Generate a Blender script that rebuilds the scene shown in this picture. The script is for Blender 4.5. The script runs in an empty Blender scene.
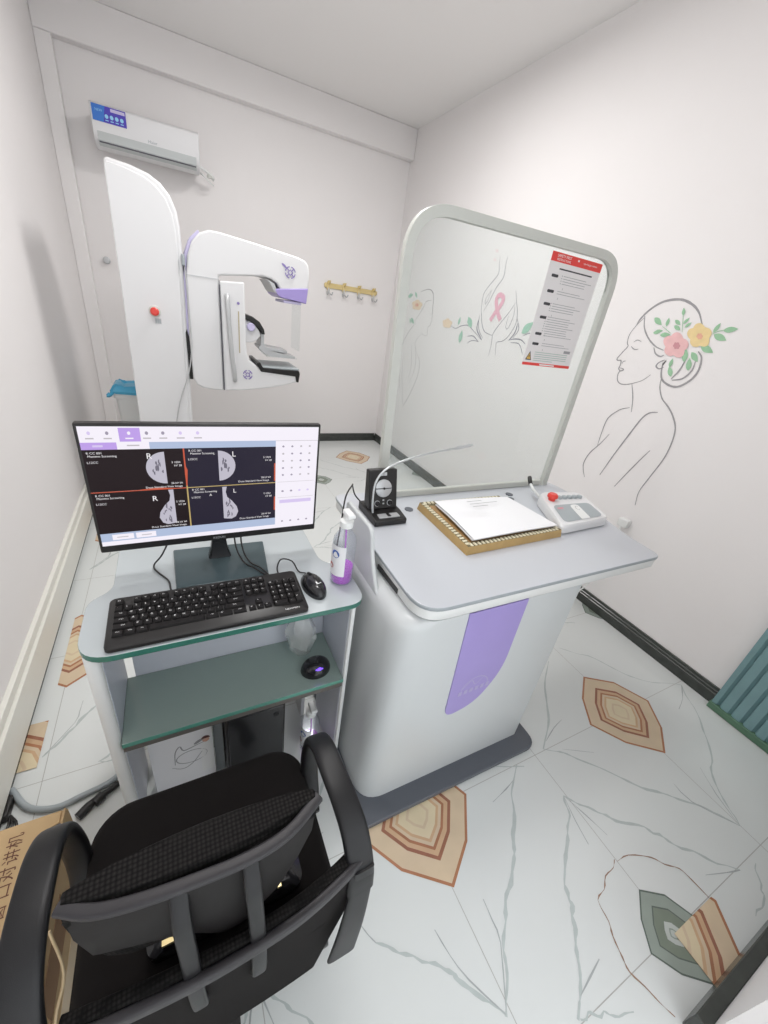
import bpy, bmesh, math, random
from mathutils import Vector, Matrix
random.seed(7)
PI = math.pi
SC = bpy.context.scene
COL = SC.collection

# ---------------------------------------------------------------- camera, light, exposure
cd = bpy.data.cameras.new('camera'); cam = bpy.data.objects.new('camera', cd); COL.objects.link(cam)
cd.sensor_fit = 'AUTO'; cd.sensor_width = 36.0; cd.lens = 393.99 / 1024 * 36; cd.clip_start = 0.02
rx = Vector((0.89136819, -0.43292970, 0.13429304))
ry = Vector((0.09225104, 0.46333465, 0.88136868))
rz = Vector((-0.44379330, -0.77323533, 0.45293998))
cam.matrix_world = Matrix(((rx.x, ry.x, rz.x, 0.0), (rx.y, ry.y, rz.y, 0.0), (rx.z, ry.z, rz.z, 1.5), (0, 0, 0, 1)))
SC.camera = cam
SC.view_settings.view_transform = 'Standard'; SC.view_settings.look = 'None'
SC.view_settings.gamma = 1.0; SC.view_settings.use_curve_mapping = False
SC.view_settings.exposure = 0.28

world = bpy.data.worlds.new('world'); SC.world = world; world.use_nodes = True
world.node_tree.nodes['Background'].inputs[0].default_value = (0.93, 0.97, 1.0, 1)
world.node_tree.nodes['Background'].inputs[1].default_value = 1.7

def area(name, loc, size, energy, color, rot=(0, 0, 0), sy=None):
    l = bpy.data.lights.new(name, 'AREA'); l.energy = energy; l.color = color
    l.shape = 'RECTANGLE'; l.size = size; l.size_y = sy or size
    o = bpy.data.objects.new(name, l); COL.objects.link(o); o.location = loc; o.rotation_euler = rot
    return o
area('ceiling_lamp_and_fill', (0.96, 2.55, 2.95), 0.42, 21.5, (1.0, 0.98, 0.965))
area('ceiling_lamp_and_fill', (0.20, 1.30, 2.95), 0.42, 14, (1.0, 0.98, 0.965))  # added fill light for the near half of the room, not a known lamp

# ---------------------------------------------------------------- materials
def mat(name, col, rough=0.5, metal=0.0, noise=0.0, nscale=20.0, bump=0.0, bscale=200.0, emis=None, estr=1.0, coat=0.0, spec=0.5):
    m = bpy.data.materials.new(name); m.use_nodes = True; nt = m.node_tree
    b = nt.nodes['Principled BSDF']
    b.inputs['Base Color'].default_value = (*col, 1); b.inputs['Roughness'].default_value = rough
    b.inputs['Metallic'].default_value = metal; b.inputs['Specular IOR Level'].default_value = spec
    b.inputs['Coat Weight'].default_value = coat
    tc = nt.nodes.new('ShaderNodeTexCoord')
    n = nt.nodes.new('ShaderNodeTexNoise'); n.inputs['Scale'].default_value = nscale; n.inputs['Detail'].default_value = 4
    nt.links.new(tc.outputs['Object'], n.inputs['Vector'])
    if noise > 0:
        mx = nt.nodes.new('ShaderNodeMix'); mx.data_type = 'RGBA'
        mx.inputs['A'].default_value = (*[c * (1 - noise) for c in col], 1)
        mx.inputs['B'].default_value = (*[min(1, c * (1 + noise)) for c in col], 1)
        nt.links.new(n.outputs['Fac'], mx.inputs['Factor']); nt.links.new(mx.outputs['Result'], b.inputs['Base Color'])
    if bump > 0:
        n2 = nt.nodes.new('ShaderNodeTexNoise'); n2.inputs['Scale'].default_value = bscale
        nt.links.new(tc.outputs['Object'], n2.inputs['Vector'])
        bp = nt.nodes.new('ShaderNodeBump'); bp.inputs['Strength'].default_value = bump; bp.inputs['Distance'].default_value = 0.002
        nt.links.new(n2.outputs['Fac'], bp.inputs['Height']); nt.links.new(bp.outputs['Normal'], b.inputs['Normal'])
    if emis:
        b.inputs['Emission Color'].default_value = (*emis, 1); b.inputs['Emission Strength'].default_value = estr
    return m

def clear(name, tint, rough=0.02, gloss=(0.9, 0.95, 0.95), ior=1.45, body=None, amount=0.0):
    """thin clear sheet: tinted see-through plus Fresnel mirror, optionally some cloudy body or painted haze"""
    m = bpy.data.materials.new(name); m.use_nodes = True; nt = m.node_tree; nt.nodes.clear()
    out = nt.nodes.new('ShaderNodeOutputMaterial'); mix = nt.nodes.new('ShaderNodeMixShader')
    tr = nt.nodes.new('ShaderNodeBsdfTransparent'); tr.inputs[0].default_value = (*tint, 1)
    gl = nt.nodes.new('ShaderNodeBsdfGlossy'); gl.inputs['Roughness'].default_value = rough; gl.inputs[0].default_value = (*gloss, 1)
    fr = nt.nodes.new('ShaderNodeFresnel'); fr.inputs[0].default_value = ior
    src = tr
    if body:
        m2 = nt.nodes.new('ShaderNodeMixShader'); m2.inputs[0].default_value = amount
        df = nt.nodes.new('ShaderNodeBsdfPrincipled'); df.inputs['Base Color'].default_value = (*body, 1); df.inputs['Roughness'].default_value = 0.3
        nt.links.new(tr.outputs[0], m2.inputs[1]); nt.links.new(df.outputs[0], m2.inputs[2]); src = m2
    # only the outer faces mirror; the inner faces of the sheet just let light through
    geo = nt.nodes.new('ShaderNodeNewGeometry'); inv = nt.nodes.new('ShaderNodeMath'); inv.operation = 'SUBTRACT'; inv.inputs[0].default_value = 1.0
    mul = nt.nodes.new('ShaderNodeMath'); mul.operation = 'MULTIPLY'
    nt.links.new(geo.outputs['Backfacing'], inv.inputs[1]); nt.links.new(fr.outputs[0], mul.inputs[0]); nt.links.new(inv.outputs[0], mul.inputs[1])
    nt.links.new(mul.outputs[0], mix.inputs[0]); nt.links.new(src.outputs[0], mix.inputs[1]); nt.links.new(gl.outputs[0], mix.inputs[2])
    nt.links.new(mix.outputs[0], out.inputs[0])
    return m

def woven(name, col, scale=260.0):
    m = mat(name, col, 0.75, spec=0.12); nt = m.node_tree; b = nt.nodes['Principled BSDF']
    tc = nt.nodes.new('ShaderNodeTexCoord'); v = nt.nodes.new('ShaderNodeTexVoronoi'); v.inputs['Scale'].default_value = scale
    v.inputs['Randomness'].default_value = 0.15
    nt.links.new(tc.outputs['Object'], v.inputs['Vector'])
    r = nt.nodes.new('ShaderNodeValToRGB'); r.color_ramp.elements[0].color = (*[c * 3.2 for c in col], 1); r.color_ramp.elements[1].color = (*[c * 0.4 for c in col], 1)
    r.color_ramp.elements[0].position = 0.15; r.color_ramp.elements[1].position = 0.6
    nt.links.new(v.outputs['Distance'], r.inputs[0]); nt.links.new(r.outputs[0], b.inputs['Base Color'])
    bp = nt.nodes.new('ShaderNodeBump'); bp.inputs['Strength'].default_value = 0.5; bp.inputs['Distance'].default_value = 0.002; bp.invert = True
    nt.links.new(v.outputs['Distance'], bp.inputs['Height']); nt.links.new(bp.outputs['Normal'], b.inputs['Normal'])
    return m

M = {}
M['wall'] = mat('wall_paint', (0.86, 0.835, 0.83), 0.7, noise=0.01, nscale=3, bump=0.05, bscale=90)
M['ceiling'] = mat('ceiling_paint', (0.90, 0.885, 0.875), 0.8, noise=0.01, nscale=2)
M['tile'] = mat('marble_tile', (0.71, 0.735, 0.725), 0.13, noise=0.04, nscale=2.5)
M['vein'] = mat('marble_vein', (0.50, 0.55, 0.54), 0.2, noise=0.12, nscale=30)
M['vein_fine'] = mat('marble_fine_vein', (0.42, 0.45, 0.45), 0.2, noise=0.25, nscale=30)
M['rust'] = mat('rust_vein', (0.34, 0.22, 0.16), 0.2, noise=0.3, nscale=30)
M['joint'] = mat('tile_joint', (0.42, 0.42, 0.40), 0.4)
M['oa'] = mat('agate_brown', (0.42, 0.19, 0.10), 0.16, noise=0.25, nscale=12)
M['ob'] = mat('agate_tan', (0.67, 0.53, 0.37), 0.16, noise=0.12, nscale=14)
M['oc'] = mat('agate_rust', (0.33, 0.14, 0.085), 0.16, noise=0.3, nscale=12)
M['od'] = mat('agate_peach', (0.62, 0.41, 0.25), 0.16, noise=0.15, nscale=14)
M['oe'] = mat('agate_cream', (0.73, 0.62, 0.42), 0.16, noise=0.08, nscale=14)
M['ga'] = mat('agate_dark_green', (0.12, 0.15, 0.13), 0.16, noise=0.2, nscale=12)
M['gb'] = mat('agate_grey_green', (0.30, 0.35, 0.31), 0.16, noise=0.15, nscale=12)
M['gc'] = mat('agate_mid_green', (0.20, 0.24, 0.19), 0.16, noise=0.2, nscale=12)
M['gd'] = mat('agate_pale_green', (0.52, 0.56, 0.53), 0.16, noise=0.1, nscale=12)
M['base_dark'] = mat('dark_skirting', (0.045, 0.05, 0.045), 0.25, noise=0.3, nscale=30)
M['base_top'] = mat('dark_skirting_top', (0.09, 0.10, 0.09), 0.3, noise=0.2, nscale=30)
M['trunk'] = mat('cream_trunking', (0.80, 0.79, 0.73), 0.45, noise=0.01)
M['body'] = mat('console_body_enamel', (0.59, 0.61, 0.615), 0.32, noise=0.008, nscale=4)
M['white'] = mat('white_enamel', (0.735, 0.735, 0.745), 0.3, noise=0.008, nscale=4)
M['white2'] = mat('white_plastic', (0.80, 0.81, 0.80), 0.35, noise=0.01, nscale=6)
M['offwhite'] = mat('powder_coat_grey_white', (0.58, 0.59, 0.55), 0.4, noise=0.01)
M['seam'] = mat('shadow_gap', (0.10, 0.10, 0.12), 0.6)
M['purple'] = mat('purple_panel', (0.36, 0.29, 0.62), 0.3, noise=0.04, nscale=8)
M['purple_line'] = mat('purple_mark', (0.25, 0.20, 0.45), 0.4)
M['purple_faint'] = mat('purple_faint_print', (0.43, 0.38, 0.62), 0.4)
M['lilac'] = mat('lilac_trim', (0.56, 0.52, 0.74), 0.35)
M['grey_dark'] = mat('dark_grey_coat', (0.10, 0.11, 0.13), 0.45, noise=0.05)
M['grey'] = mat('mid_grey_plastic', (0.36, 0.40, 0.42), 0.4, noise=0.03)
M['grey_lt'] = mat('console_grey_laminate', (0.55, 0.57, 0.61), 0.28, noise=0.015, nscale=6)
M['grey_edge'] = mat('console_grey_edging', (0.33, 0.36, 0.38), 0.35)
M['desk_top'] = mat('frosted_glass_top', (0.50, 0.54, 0.555), 0.14, noise=0.02, nscale=5)
M['desk_edge'] = mat('green_glass_edge', (0.045, 0.17, 0.13), 0.12, noise=0.15, nscale=10)
M['shelf'] = mat('green_glass_shelf', (0.27, 0.34, 0.31), 0.08, noise=0.02)
M['shelf_edge'] = mat('shelf_glass_edge', (0.09, 0.29, 0.23), 0.12, noise=0.1)
M['brown_dark'] = mat('shelf_underframe', (0.12, 0.11, 0.10), 0.5)
M['panel_blue'] = mat('cart_panel', (0.58, 0.60, 0.66), 0.35, noise=0.02)
M['black'] = mat('black_plastic', (0.010, 0.009, 0.009), 0.38, noise=0.1)
M['black_gloss'] = mat('black_gloss_plastic', (0.014, 0.014, 0.016), 0.16)
M['black_matte'] = mat('black_matte_plastic', (0.011, 0.0095, 0.0095), 0.6, noise=0.1, spec=0.25)
M['charcoal'] = mat('charcoal_plastic', (0.009, 0.0088, 0.010), 0.42, noise=0.08, nscale=15, bump=0.1, bscale=900, spec=0.36)
M['chair_grey'] = mat('worn_grey_plastic', (0.028, 0.026, 0.029), 0.45, spec=0.35, noise=0.2, nscale=14)
M['fabric'] = mat('black_fabric', (0.0075, 0.006, 0.0058), 0.9, noise=0.2, nscale=300, bump=0.3, bscale=1200, spec=0.2)
M['mesh'] = woven('black_mesh_fabric', (0.0055, 0.005, 0.0048), 170)
M['stand_base'] = mat('smoked_stand_base', (0.07, 0.10, 0.11), 0.18)
M['chrome'] = mat('chrome', (0.72, 0.74, 0.76), 0.18, 1.0)
M['steel'] = mat('brushed_steel', (0.55, 0.57, 0.58), 0.35, 0.8)
M['silver'] = mat('silver_paint', (0.52, 0.53, 0.54), 0.35, 0.3)
M['red'] = mat('red_plastic', (0.75, 0.06, 0.045), 0.3)
M['red_print'] = mat('red_print', (0.78, 0.06, 0.05), 0.5)
M['poster'] = mat('poster_grey_paper', (0.80, 0.775, 0.775), 0.5, noise=0.01)
M['ink'] = mat('black_ink', (0.05, 0.05, 0.055), 0.6)
M['ink_soft'] = mat('grey_ink', (0.34, 0.34, 0.35), 0.6)
M['ink_green'] = mat('grey_green_ink', (0.45, 0.55, 0.50), 0.6)
M['warn'] = mat('warning_amber', (0.80, 0.50, 0.12), 0.5)
M['white_print'] = mat('white_print', (0.88, 0.88, 0.88), 0.5)
M['paper'] = mat('white_paper', (0.86, 0.86, 0.88), 0.6, noise=0.01)
M['paper_edge'] = mat('paper_edge', (0.62, 0.62, 0.62), 0.7)
M['gold'] = mat('ochre_wood', (0.47, 0.31, 0.12), 0.35, noise=0.2, nscale=25)
M['tray_in'] = mat('tray_inner_brown', (0.40, 0.24, 0.10), 0.4, noise=0.2, nscale=25)
M['bead'] = mat('cream_bead', (0.74, 0.68, 0.50), 0.4)
M['bead_dark'] = mat('olive_band', (0.16, 0.13, 0.06), 0.5)
M['brass'] = mat('pale_brass', (0.72, 0.58, 0.28), 0.3, 0.35)
M['card'] = mat('brown_cardboard', (0.52, 0.36, 0.19), 0.75, noise=0.08, nscale=8)
M['card_dark'] = mat('cardboard_inner', (0.30, 0.17, 0.09), 0.8, noise=0.1, nscale=8)
M['card_tape'] = mat('cardboard_tape', (0.62, 0.47, 0.28), 0.35)
M['box_ink'] = mat('brown_ink', (0.13, 0.045, 0.025), 0.6)
M['teal'] = mat('teal_panel', (0.20, 0.34, 0.36), 0.5, noise=0.08, nscale=10)
M['teal_dk'] = mat('green_rail', (0.10, 0.20, 0.13), 0.5, noise=0.1, nscale=20)
M['blue_bag'] = mat('blue_plastic_bag', (0.07, 0.42, 0.66), 0.3, noise=0.1, nscale=20)
M['blue_st'] = mat('sticker_blue', (0.03, 0.17, 0.60), 0.35)
M['blue_st2'] = mat('sticker_indigo', (0.06, 0.035, 0.45), 0.35)
M['blue_lt'] = mat('sticker_light_blue', (0.30, 0.62, 0.85), 0.4)
M['ac_grey'] = mat('air_conditioner_vent_grey', (0.55, 0.58, 0.58), 0.4)
M['m_line'] = mat('mural_grey_paint', (0.34, 0.33, 0.34), 0.7, noise=0.15, nscale=40)
M['m_dark'] = mat('mural_slate_paint', (0.24, 0.24, 0.29), 0.7, noise=0.15, nscale=40)
M['m_leaf'] = mat('mural_green_paint', (0.33, 0.56, 0.36), 0.7, noise=0.15, nscale=40)
M['m_leaf2'] = mat('mural_blue_green_paint', (0.36, 0.60, 0.47), 0.7, noise=0.15, nscale=40)
M['m_pink'] = mat('mural_pink_paint', (0.84, 0.52, 0.52), 0.7, noise=0.12, nscale=40)
M['m_pink2'] = mat('mural_rose_paint', (0.62, 0.30, 0.33), 0.7, noise=0.12, nscale=40)
M['m_yel'] = mat('mural_yellow_paint', (0.84, 0.66, 0.34), 0.7, noise=0.12, nscale=40)
M['m_yel2'] = mat('mural_orange_paint', (0.78, 0.42, 0.30), 0.7, noise=0.12, nscale=40)
M['m_peach'] = mat('mural_peach_paint', (0.85, 0.68, 0.50), 0.7, noise=0.12, nscale=40)
M['m_rib'] = mat('mural_ribbon_pink', (0.83, 0.45, 0.55), 0.7, noise=0.06, nscale=40)
M['m_bud'] = mat('mural_pale_pink', (0.86, 0.74, 0.74), 0.7)
M['glass'] = clear('clear_acrylic', (0.96, 0.98, 0.975), 0.0, ior=1.32, body=(0.80, 0.84, 0.83), amount=0.06)  # pale diffuse share paints in the hazy veil of reflections on the pane
M['face_shield'] = clear('clear_face_shield', (0.95, 0.96, 0.96), 0.05)
M['bottle'] = clear('clear_bottle', (0.90, 0.92, 0.95), 0.08, body=(0.8, 0.82, 0.86), amount=0.12)
M['bag'] = clear('crinkled_clear_bag', (0.93, 0.94, 0.95), 0.12, body=(0.82, 0.83, 0.80), amount=0.30)
M['magenta'] = clear('magenta_liquid', (0.72, 0.12, 0.85), 0.05, body=(0.60, 0.03, 0.74), amount=0.75)
M['label_white'] = mat('bottle_label', (0.80, 0.80, 0.82), 0.4)
M['label_blue'] = mat('bottle_label_blue', (0.05, 0.13, 0.45), 0.4)
M['label_red'] = mat('bottle_label_red', (0.45, 0.12, 0.12), 0.4)
M['skin'] = mat('printed_skin', (0.70, 0.42, 0.32), 0.6)
M['hair'] = mat('printed_hair', (0.09, 0.03, 0.03), 0.6)
M['led'] = mat('violet_light', (0.1, 0.05, 0.6), 0.4, emis=(0.20, 0.08, 1.0), estr=1.3)
M['cream_slot'] = mat('scale_strip', (0.45, 0.38, 0.24), 0.5)
def scr(name, c, s=0.85): return mat(name, (0.008, 0.007, 0.008), 0.5, emis=c, estr=s, spec=0.12)
M['s_white'] = scr('screen_white', (0.88, 0.84, 0.92)); M['s_black'] = scr('screen_black', (0.012, 0.006, 0.007))
M['s_black2'] = scr('screen_black_blue', (0.016, 0.013, 0.028))
M['s_purple'] = scr('screen_purple', (0.50, 0.34, 0.78)); M['s_blue'] = scr('screen_blue_grey', (0.42, 0.50, 0.68))
M['s_grey'] = scr('screen_grey', (0.50, 0.47, 0.50)); M['s_breast'] = scr('screen_scan_grey', (0.50, 0.48, 0.56))
M['s_breast2'] = scr('screen_scan_dark', (0.16, 0.15, 0.19)); M['s_red'] = scr('screen_red_line', (0.55, 0.10, 0.05))
M['s_yel'] = scr('screen_yellow_line', (0.5, 0.38, 0.15)); M['s_text'] = scr('screen_text', (0.9, 0.88, 0.9))
M['s_icon'] = scr('screen_icon', (0.33, 0.30, 0.38)); M['s_lilac'] = scr('screen_lilac', (0.66, 0.56, 0.84))

# ---------------------------------------------------------------- mesh helpers
class MB:
    """collects shapes into ONE mesh"""
    def __init__(s): s.v = []; s.f = []; s.mi = []; s.sm = []; s.mats = []
    def m(s, mt):
        if mt not in s.mats: s.mats.append(mt)
        return s.mats.index(mt)
    def add(s, vs, fs, mt, smooth=False):
        o = len(s.v); s.v += [tuple(v) for v in vs]; k = s.m(mt)
        for f in fs: s.f.append([o + i for i in f]); s.mi.append(k); s.sm.append(smooth)
        return s
    def box(s, a, b, mt):
        x0, y0, z0 = a; x1, y1, z1 = b
        vs = [(x0,y0,z0),(x1,y0,z0),(x1,y1,z0),(x0,y1,z0),(x0,y0,z1),(x1,y0,z1),(x1,y1,z1),(x0,y1,z1)]
        return s.add(vs, [(0,3,2,1),(4,5,6,7),(0,1,5,4),(1,2,6,5),(2,3,7,6),(3,0,4,7)], mt)
    def prism(s, pts, axis, a, b, mt, side=None, smooth=False):
        """2-D outline extruded between a and b along axis (0,1,2)"""
        def P(p, t): return (t, p[0], p[1]) if axis == 0 else (p[0], t, p[1]) if axis == 1 else (p[0], p[1], t)
        n = len(pts); vs = [P(p, a) for p in pts] + [P(p, b) for p in pts]
        s.add(vs, [tuple(range(n))[::-1], tuple(range(n, 2 * n))], mt)
        s.add(vs, [(i, (i + 1) % n, n + (i + 1) % n, n + i) for i in range(n)], side or mt, smooth)
        return s
    def loft(s, rings, mt, caps=True, smooth=True, closed=True):
        n = len(rings[0]); vs = [p for r in rings for p in r]; fs = []
        for k in range(len(rings) - 1):
            for i in range(n if closed else n - 1):
                j = (i + 1) % n
                fs.append((k * n + i, k * n + j, (k + 1) * n + j, (k + 1) * n + i))
        s.add(vs, fs, mt, smooth)
        if caps and closed: s.add(vs, [tuple(range(n))[::-1], tuple(range((len(rings) - 1) * n, len(rings) * n))], mt)
        return s
    def tube(s, pts, r, mt, n=10, sm=4):
        pts = smooth_path([Vector(p) for p in pts], sm) if sm and len(pts) > 2 else [Vector(p) for p in pts]
        rings = []; up = None
        for i, p in enumerate(pts):
            t = (pts[min(i + 1, len(pts) - 1)] - pts[max(i - 1, 0)])
            if t.length < 1e-9: t = Vector((0, 0, 1))
            t.normalize()
            if up is None: up = Vector((0, 0, 1)) if abs(t.z) < 0.9 else Vector((1, 0, 0))
            a = t.cross(up); a = a.normalized() if a.length > 1e-6 else t.orthogonal().normalized()
            up = a.cross(t).normalized()
            rr = r[min(int(i * len(r) / len(pts)), len(r) - 1)] if isinstance(r, (list, tuple)) else r
            rings.append([p + (a * math.cos(2 * PI * k / n) + up * math.sin(2 * PI * k / n)) * rr for k in range(n)])
        return s.loft(rings, mt)
    def strap(s, pts, w, h, mt, wdir=(1, 0, 0), sm=5):
        """rounded flat bar swept along a path; width lies along wdir"""
        pts = smooth_path([Vector(p) for p in pts], sm); wd = Vector(wdir).normalized(); rings = []
        for i, p in enumerate(pts):
            t = (pts[min(i + 1, len(pts) - 1)] - pts[max(i - 1, 0)]).normalized(); u = t.cross(wd).normalized()
            ww = (w[0] + (w[1] - w[0]) * i / (len(pts) - 1)) if isinstance(w, tuple) else w
            rings.append([p + wd * (math.copysign(abs(math.cos(a)) ** 0.45, math.cos(a)) * ww / 2) + u * (math.copysign(abs(math.sin(a)) ** 0.6, math.sin(a)) * h / 2)
                          for a in [2 * PI * k / 20 + 0.01 for k in range(20)]])
        return s.loft(rings, mt)
    def lathe(s, prof, c, mt, n=28, sx=1.0, sy=1.0):
        return s.loft([[(c[0] + r * math.cos(2 * PI * k / n) * sx, c[1] + r * math.sin(2 * PI * k / n) * sy, c[2] + z) for k in range(n)] for r, z in prof], mt)
    def poly(s, pts, mt): return s.add(pts, [tuple(range(len(pts)))], mt)
    def text(s, txt, size, M4, mt, extrude=0.0):
        cu = bpy.data.curves.new('t', 'FONT'); cu.body = txt; cu.size = size; cu.align_x = 'CENTER'; cu.align_y = 'CENTER'
        cu.resolution_u = 2; cu.extrude = extrude
        o = bpy.data.objects.new('t', cu); COL.objects.link(o); bpy.context.view_layer.update()
        me = o.to_mesh(); s.add([M4 @ v.co for v in me.vertices], [tuple(p.vertices) for p in me.polygons], mt)
        o.to_mesh_clear(); bpy.data.objects.remove(o); bpy.data.curves.remove(cu)
        return s
    def build(s, name, parent=None, bevel=0.0, seg=2, fix=True, sub=0):
        me = bpy.data.meshes.new(name); me.from_pydata(s.v, [], s.f)
        for mt in s.mats: me.materials.append(M[mt])
        for p, k, q in zip(me.polygons, s.mi, s.sm): p.material_index = k; p.use_smooth = q
        if fix:
            b = bmesh.new(); b.from_mesh(me); bmesh.ops.remove_doubles(b, verts=b.verts, dist=1e-6)
            bmesh.ops.recalc_face_normals(b, faces=b.faces); b.to_mesh(me); b.free()
        o = bpy.data.objects.new(name, me); COL.objects.link(o)
        me.set_sharp_from_angle(angle=math.radians(42))
        if parent:
            o.parent = parent; o.matrix_parent_inverse = parent_inv(parent)
        if bevel:
            md = o.modifiers.new('b', 'BEVEL'); md.width = bevel; md.segments = seg; md.limit_method = 'ANGLE'; md.angle_limit = 0.7
            md.harden_normals = False
        if sub:
            md = o.modifiers.new('s', 'SUBSURF'); md.levels = sub; md.render_levels = sub
        return o

def parent_inv(p):
    m = Matrix.Identity(4); q = p; chain = []
    while q: chain.append(q); q = q.parent
    for q in reversed(chain): m = m @ (q.matrix_parent_inverse @ Matrix.LocRotScale(q.location, q.rotation_euler, q.scale))
    return m.inverted()

def smooth_path(P, k=4):
    P = [Vector(p) for p in P]; out = []
    for i in range(len(P) - 1):
        p0 = P[i - 1] if i else P[0] * 2 - P[1]; p1, p2 = P[i], P[i + 1]; p3 = P[i + 2] if i + 2 < len(P) else P[-1] * 2 - P[-2]
        for j in range(k):
            t = j / k
            out.append(0.5 * ((2 * p1) + (p2 - p0) * t + (2 * p0 - 5 * p1 + 4 * p2 - p3) * t * t + (3 * p1 - p0 - 3 * p2 + p3) * t ** 3))
    return out + [P[-1]]

def rrect(x0, y0, x1, y1, r, n=6):
    """outline of a rectangle with rounded corners; r = one radius or four (x1y1, x0y1, x0y0, x1y0)"""
    rs = r if isinstance(r, (list, tuple)) else [r] * 4; out = []
    for (cx, cy, a0), q in zip([(x1, y1, 0), (x0, y1, 90), (x0, y0, 180), (x1, y0, 270)], rs):
        sx = -1 if cx == x1 else 1; sy = -1 if cy == y1 else 1
        for k in range(n + 1):
            a = math.radians(a0 + 90 * k / n); out.append((cx + sx * q + q * math.cos(a), cy + sy * q + q * math.sin(a)))
    return out

def ribbon(mb, pts2, w, mt, to3, taper=True, jit=0.0, k=4, nonstop=False):
    P = [p.to_2d() for p in smooth_path([Vector((p[0], p[1], 0)) for p in pts2], k)] if k else [Vector(p) for p in pts2]
    n = len(P); L = []; R = []
    for i, p in enumerate(P):
        t = P[min(i + 1, n - 1)] - P[max(i - 1, 0)]
        if t.length < 1e-9: t = Vector((1, 0))
        t.normalize(); nn = Vector((-t.y, t.x)); f = i / (n - 1)
        ww = w / 2 * ((0.35 + 0.65 * math.sin(PI * min(max(f, 0.03), 0.97)) ** 0.6) if taper else 1) * (1 + jit * random.uniform(-1, 1))
        L.append(p + nn * ww); R.append(p - nn * ww)
    vs = [to3(q) for q in L] + [to3(q) for q in R]
    return mb.add(vs, [(i, i + 1, n + i + 1, n + i) for i in range(n - 1)], mt)

def thing(name, label, cat, loc=(0, 0, 0), group=None):
    o = bpy.data.objects.new(name, None); COL.objects.link(o); o.location = loc; o.empty_display_size = 0.05
    return tag(o, label, cat, group)
def tag(o, label, cat, group=None):
    o['label'] = label; o['category'] = cat
    if group: o['group'] = group
    return o
def struct(o): o['kind'] = 'structure'; return o

# ---------------------------------------------------------------- coordinates on the right wall (y, z) and on the floor (x, y), metres
BIG_LINES = [(0.011, [(1.509, 1.608), (1.502, 1.637), (1.471, 1.683), (1.416, 1.724), (1.34, 1.737), (1.277, 1.72), (1.23, 1.688), (1.19, 1.636)]), (0.007, [(1.484, 1.655), (1.462, 1.601), (1.418, 1.554), (1.365, 1.521), (1.315, 1.508)]), (0.006, [(1.482, 1.646), (1.509, 1.608), (1.528, 1.56), (1.523, 1.519), (1.512, 1.502), (1.529, 1.47), (1.547, 1.434), (1.539, 1.425), (1.52, 1.426), (1.514, 1.404), (1.516, 1.385), (1.504, 1.374), (1.507, 1.355), (1.496, 1.325), (1.472, 1.311), (1.437, 1.314), (1.401, 1.328), (1.358, 1.352), (1.328, 1.386)]), (0.005, [(1.493, 1.505), (1.481, 1.496), (1.463, 1.492), (1.448, 1.496)]), (0.004, [(1.489, 1.526), (1.473, 1.538), (1.448, 1.534)]), (0.004, [(1.507, 1.411), (1.505, 1.424), (1.492, 1.429)]), (0.005, [(1.515, 1.389), (1.497, 1.389), (1.484, 1.384), (1.501, 1.374), (1.484, 1.379)]), (0.006, [(1.407, 1.324), (1.382, 1.279), (1.364, 1.239), (1.347, 1.185)]), (0.007, [(1.269, 1.387), (1.262, 1.354), (1.247, 1.322), (1.219, 1.286), (1.174, 1.256), (1.133, 1.219), (1.098, 1.169), (1.083, 1.1), (1.084, 1.011), (1.108, 0.895), (1.126, 0.802), (1.114, 0.724)]), (0.006, [(1.366, 1.204), (1.413, 1.181), (1.454, 1.136), (1.468, 1.098), (1.468, 1.027), (1.463, 0.953)]), (0.006, [(1.419, 1.036), (1.45, 0.968), (1.492, 0.894), (1.506, 0.827), (1.493, 0.785), (1.466, 0.745)]), (0.008, [(1.212, 1.219), (1.251, 1.205), (1.279, 1.165), (1.309, 1.064), (1.343, 0.941), (1.377, 0.797)]), (0.006, [(1.166, 1.026), (1.193, 0.963), (1.232, 0.863), (1.266, 0.77)]), (0.007, [(1.37, 1.515), (1.35, 1.489), (1.32, 1.478), (1.303, 1.487)]), (0.007, [(1.29, 1.466), (1.313, 1.449), (1.319, 1.431), (1.3, 1.421), (1.28, 1.432)]), (0.01, [(1.292, 1.452), (1.281, 1.408), (1.258, 1.372), (1.207, 1.354), (1.165, 1.362), (1.128, 1.403), (1.117, 1.449), (1.129, 1.5), (1.155, 1.525)]), (0.008, [(1.214, 1.381), (1.17, 1.397), (1.145, 1.439), (1.148, 1.486)]), (0.008, [(1.22, 1.385), (1.199, 1.434), (1.194, 1.485)]), (0.006, [(1.283, 1.465), (1.29, 1.441), (1.281, 1.465)])]
BIG_LEAVES = [[(1.428, 1.65), (1.377, 1.62)], [(1.351, 1.616), (1.355, 1.656)], [(1.404, 1.58), (1.359, 1.597)], [(1.365, 1.575), (1.314, 1.582)], [(1.321, 1.648), (1.287, 1.628)], [(1.314, 1.623), (1.276, 1.605)], [(1.292, 1.669), (1.305, 1.703)], [(1.276, 1.634), (1.259, 1.663)], [(1.263, 1.619), (1.241, 1.644)], [(1.129, 1.61), (1.117, 1.652)], [(1.094, 1.623), (1.038, 1.634)], [(1.123, 1.603), (1.062, 1.584)], [(1.155, 1.55), (1.091, 1.528)], [(1.195, 1.47), (1.214, 1.53)], [(1.182, 1.518), (1.137, 1.48)], [(1.252, 1.436), (1.254, 1.479)], [(1.225, 1.396), (1.255, 1.441)], [(1.16, 1.436), (1.179, 1.492)]]
BIG_STEMS = [(0.003, [(1.371, 1.615), (1.316, 1.588)]), (0.003, [(1.264, 1.598), (1.305, 1.699)]), (0.003, [(1.133, 1.602), (1.106, 1.619), (1.043, 1.635)])]
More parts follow.
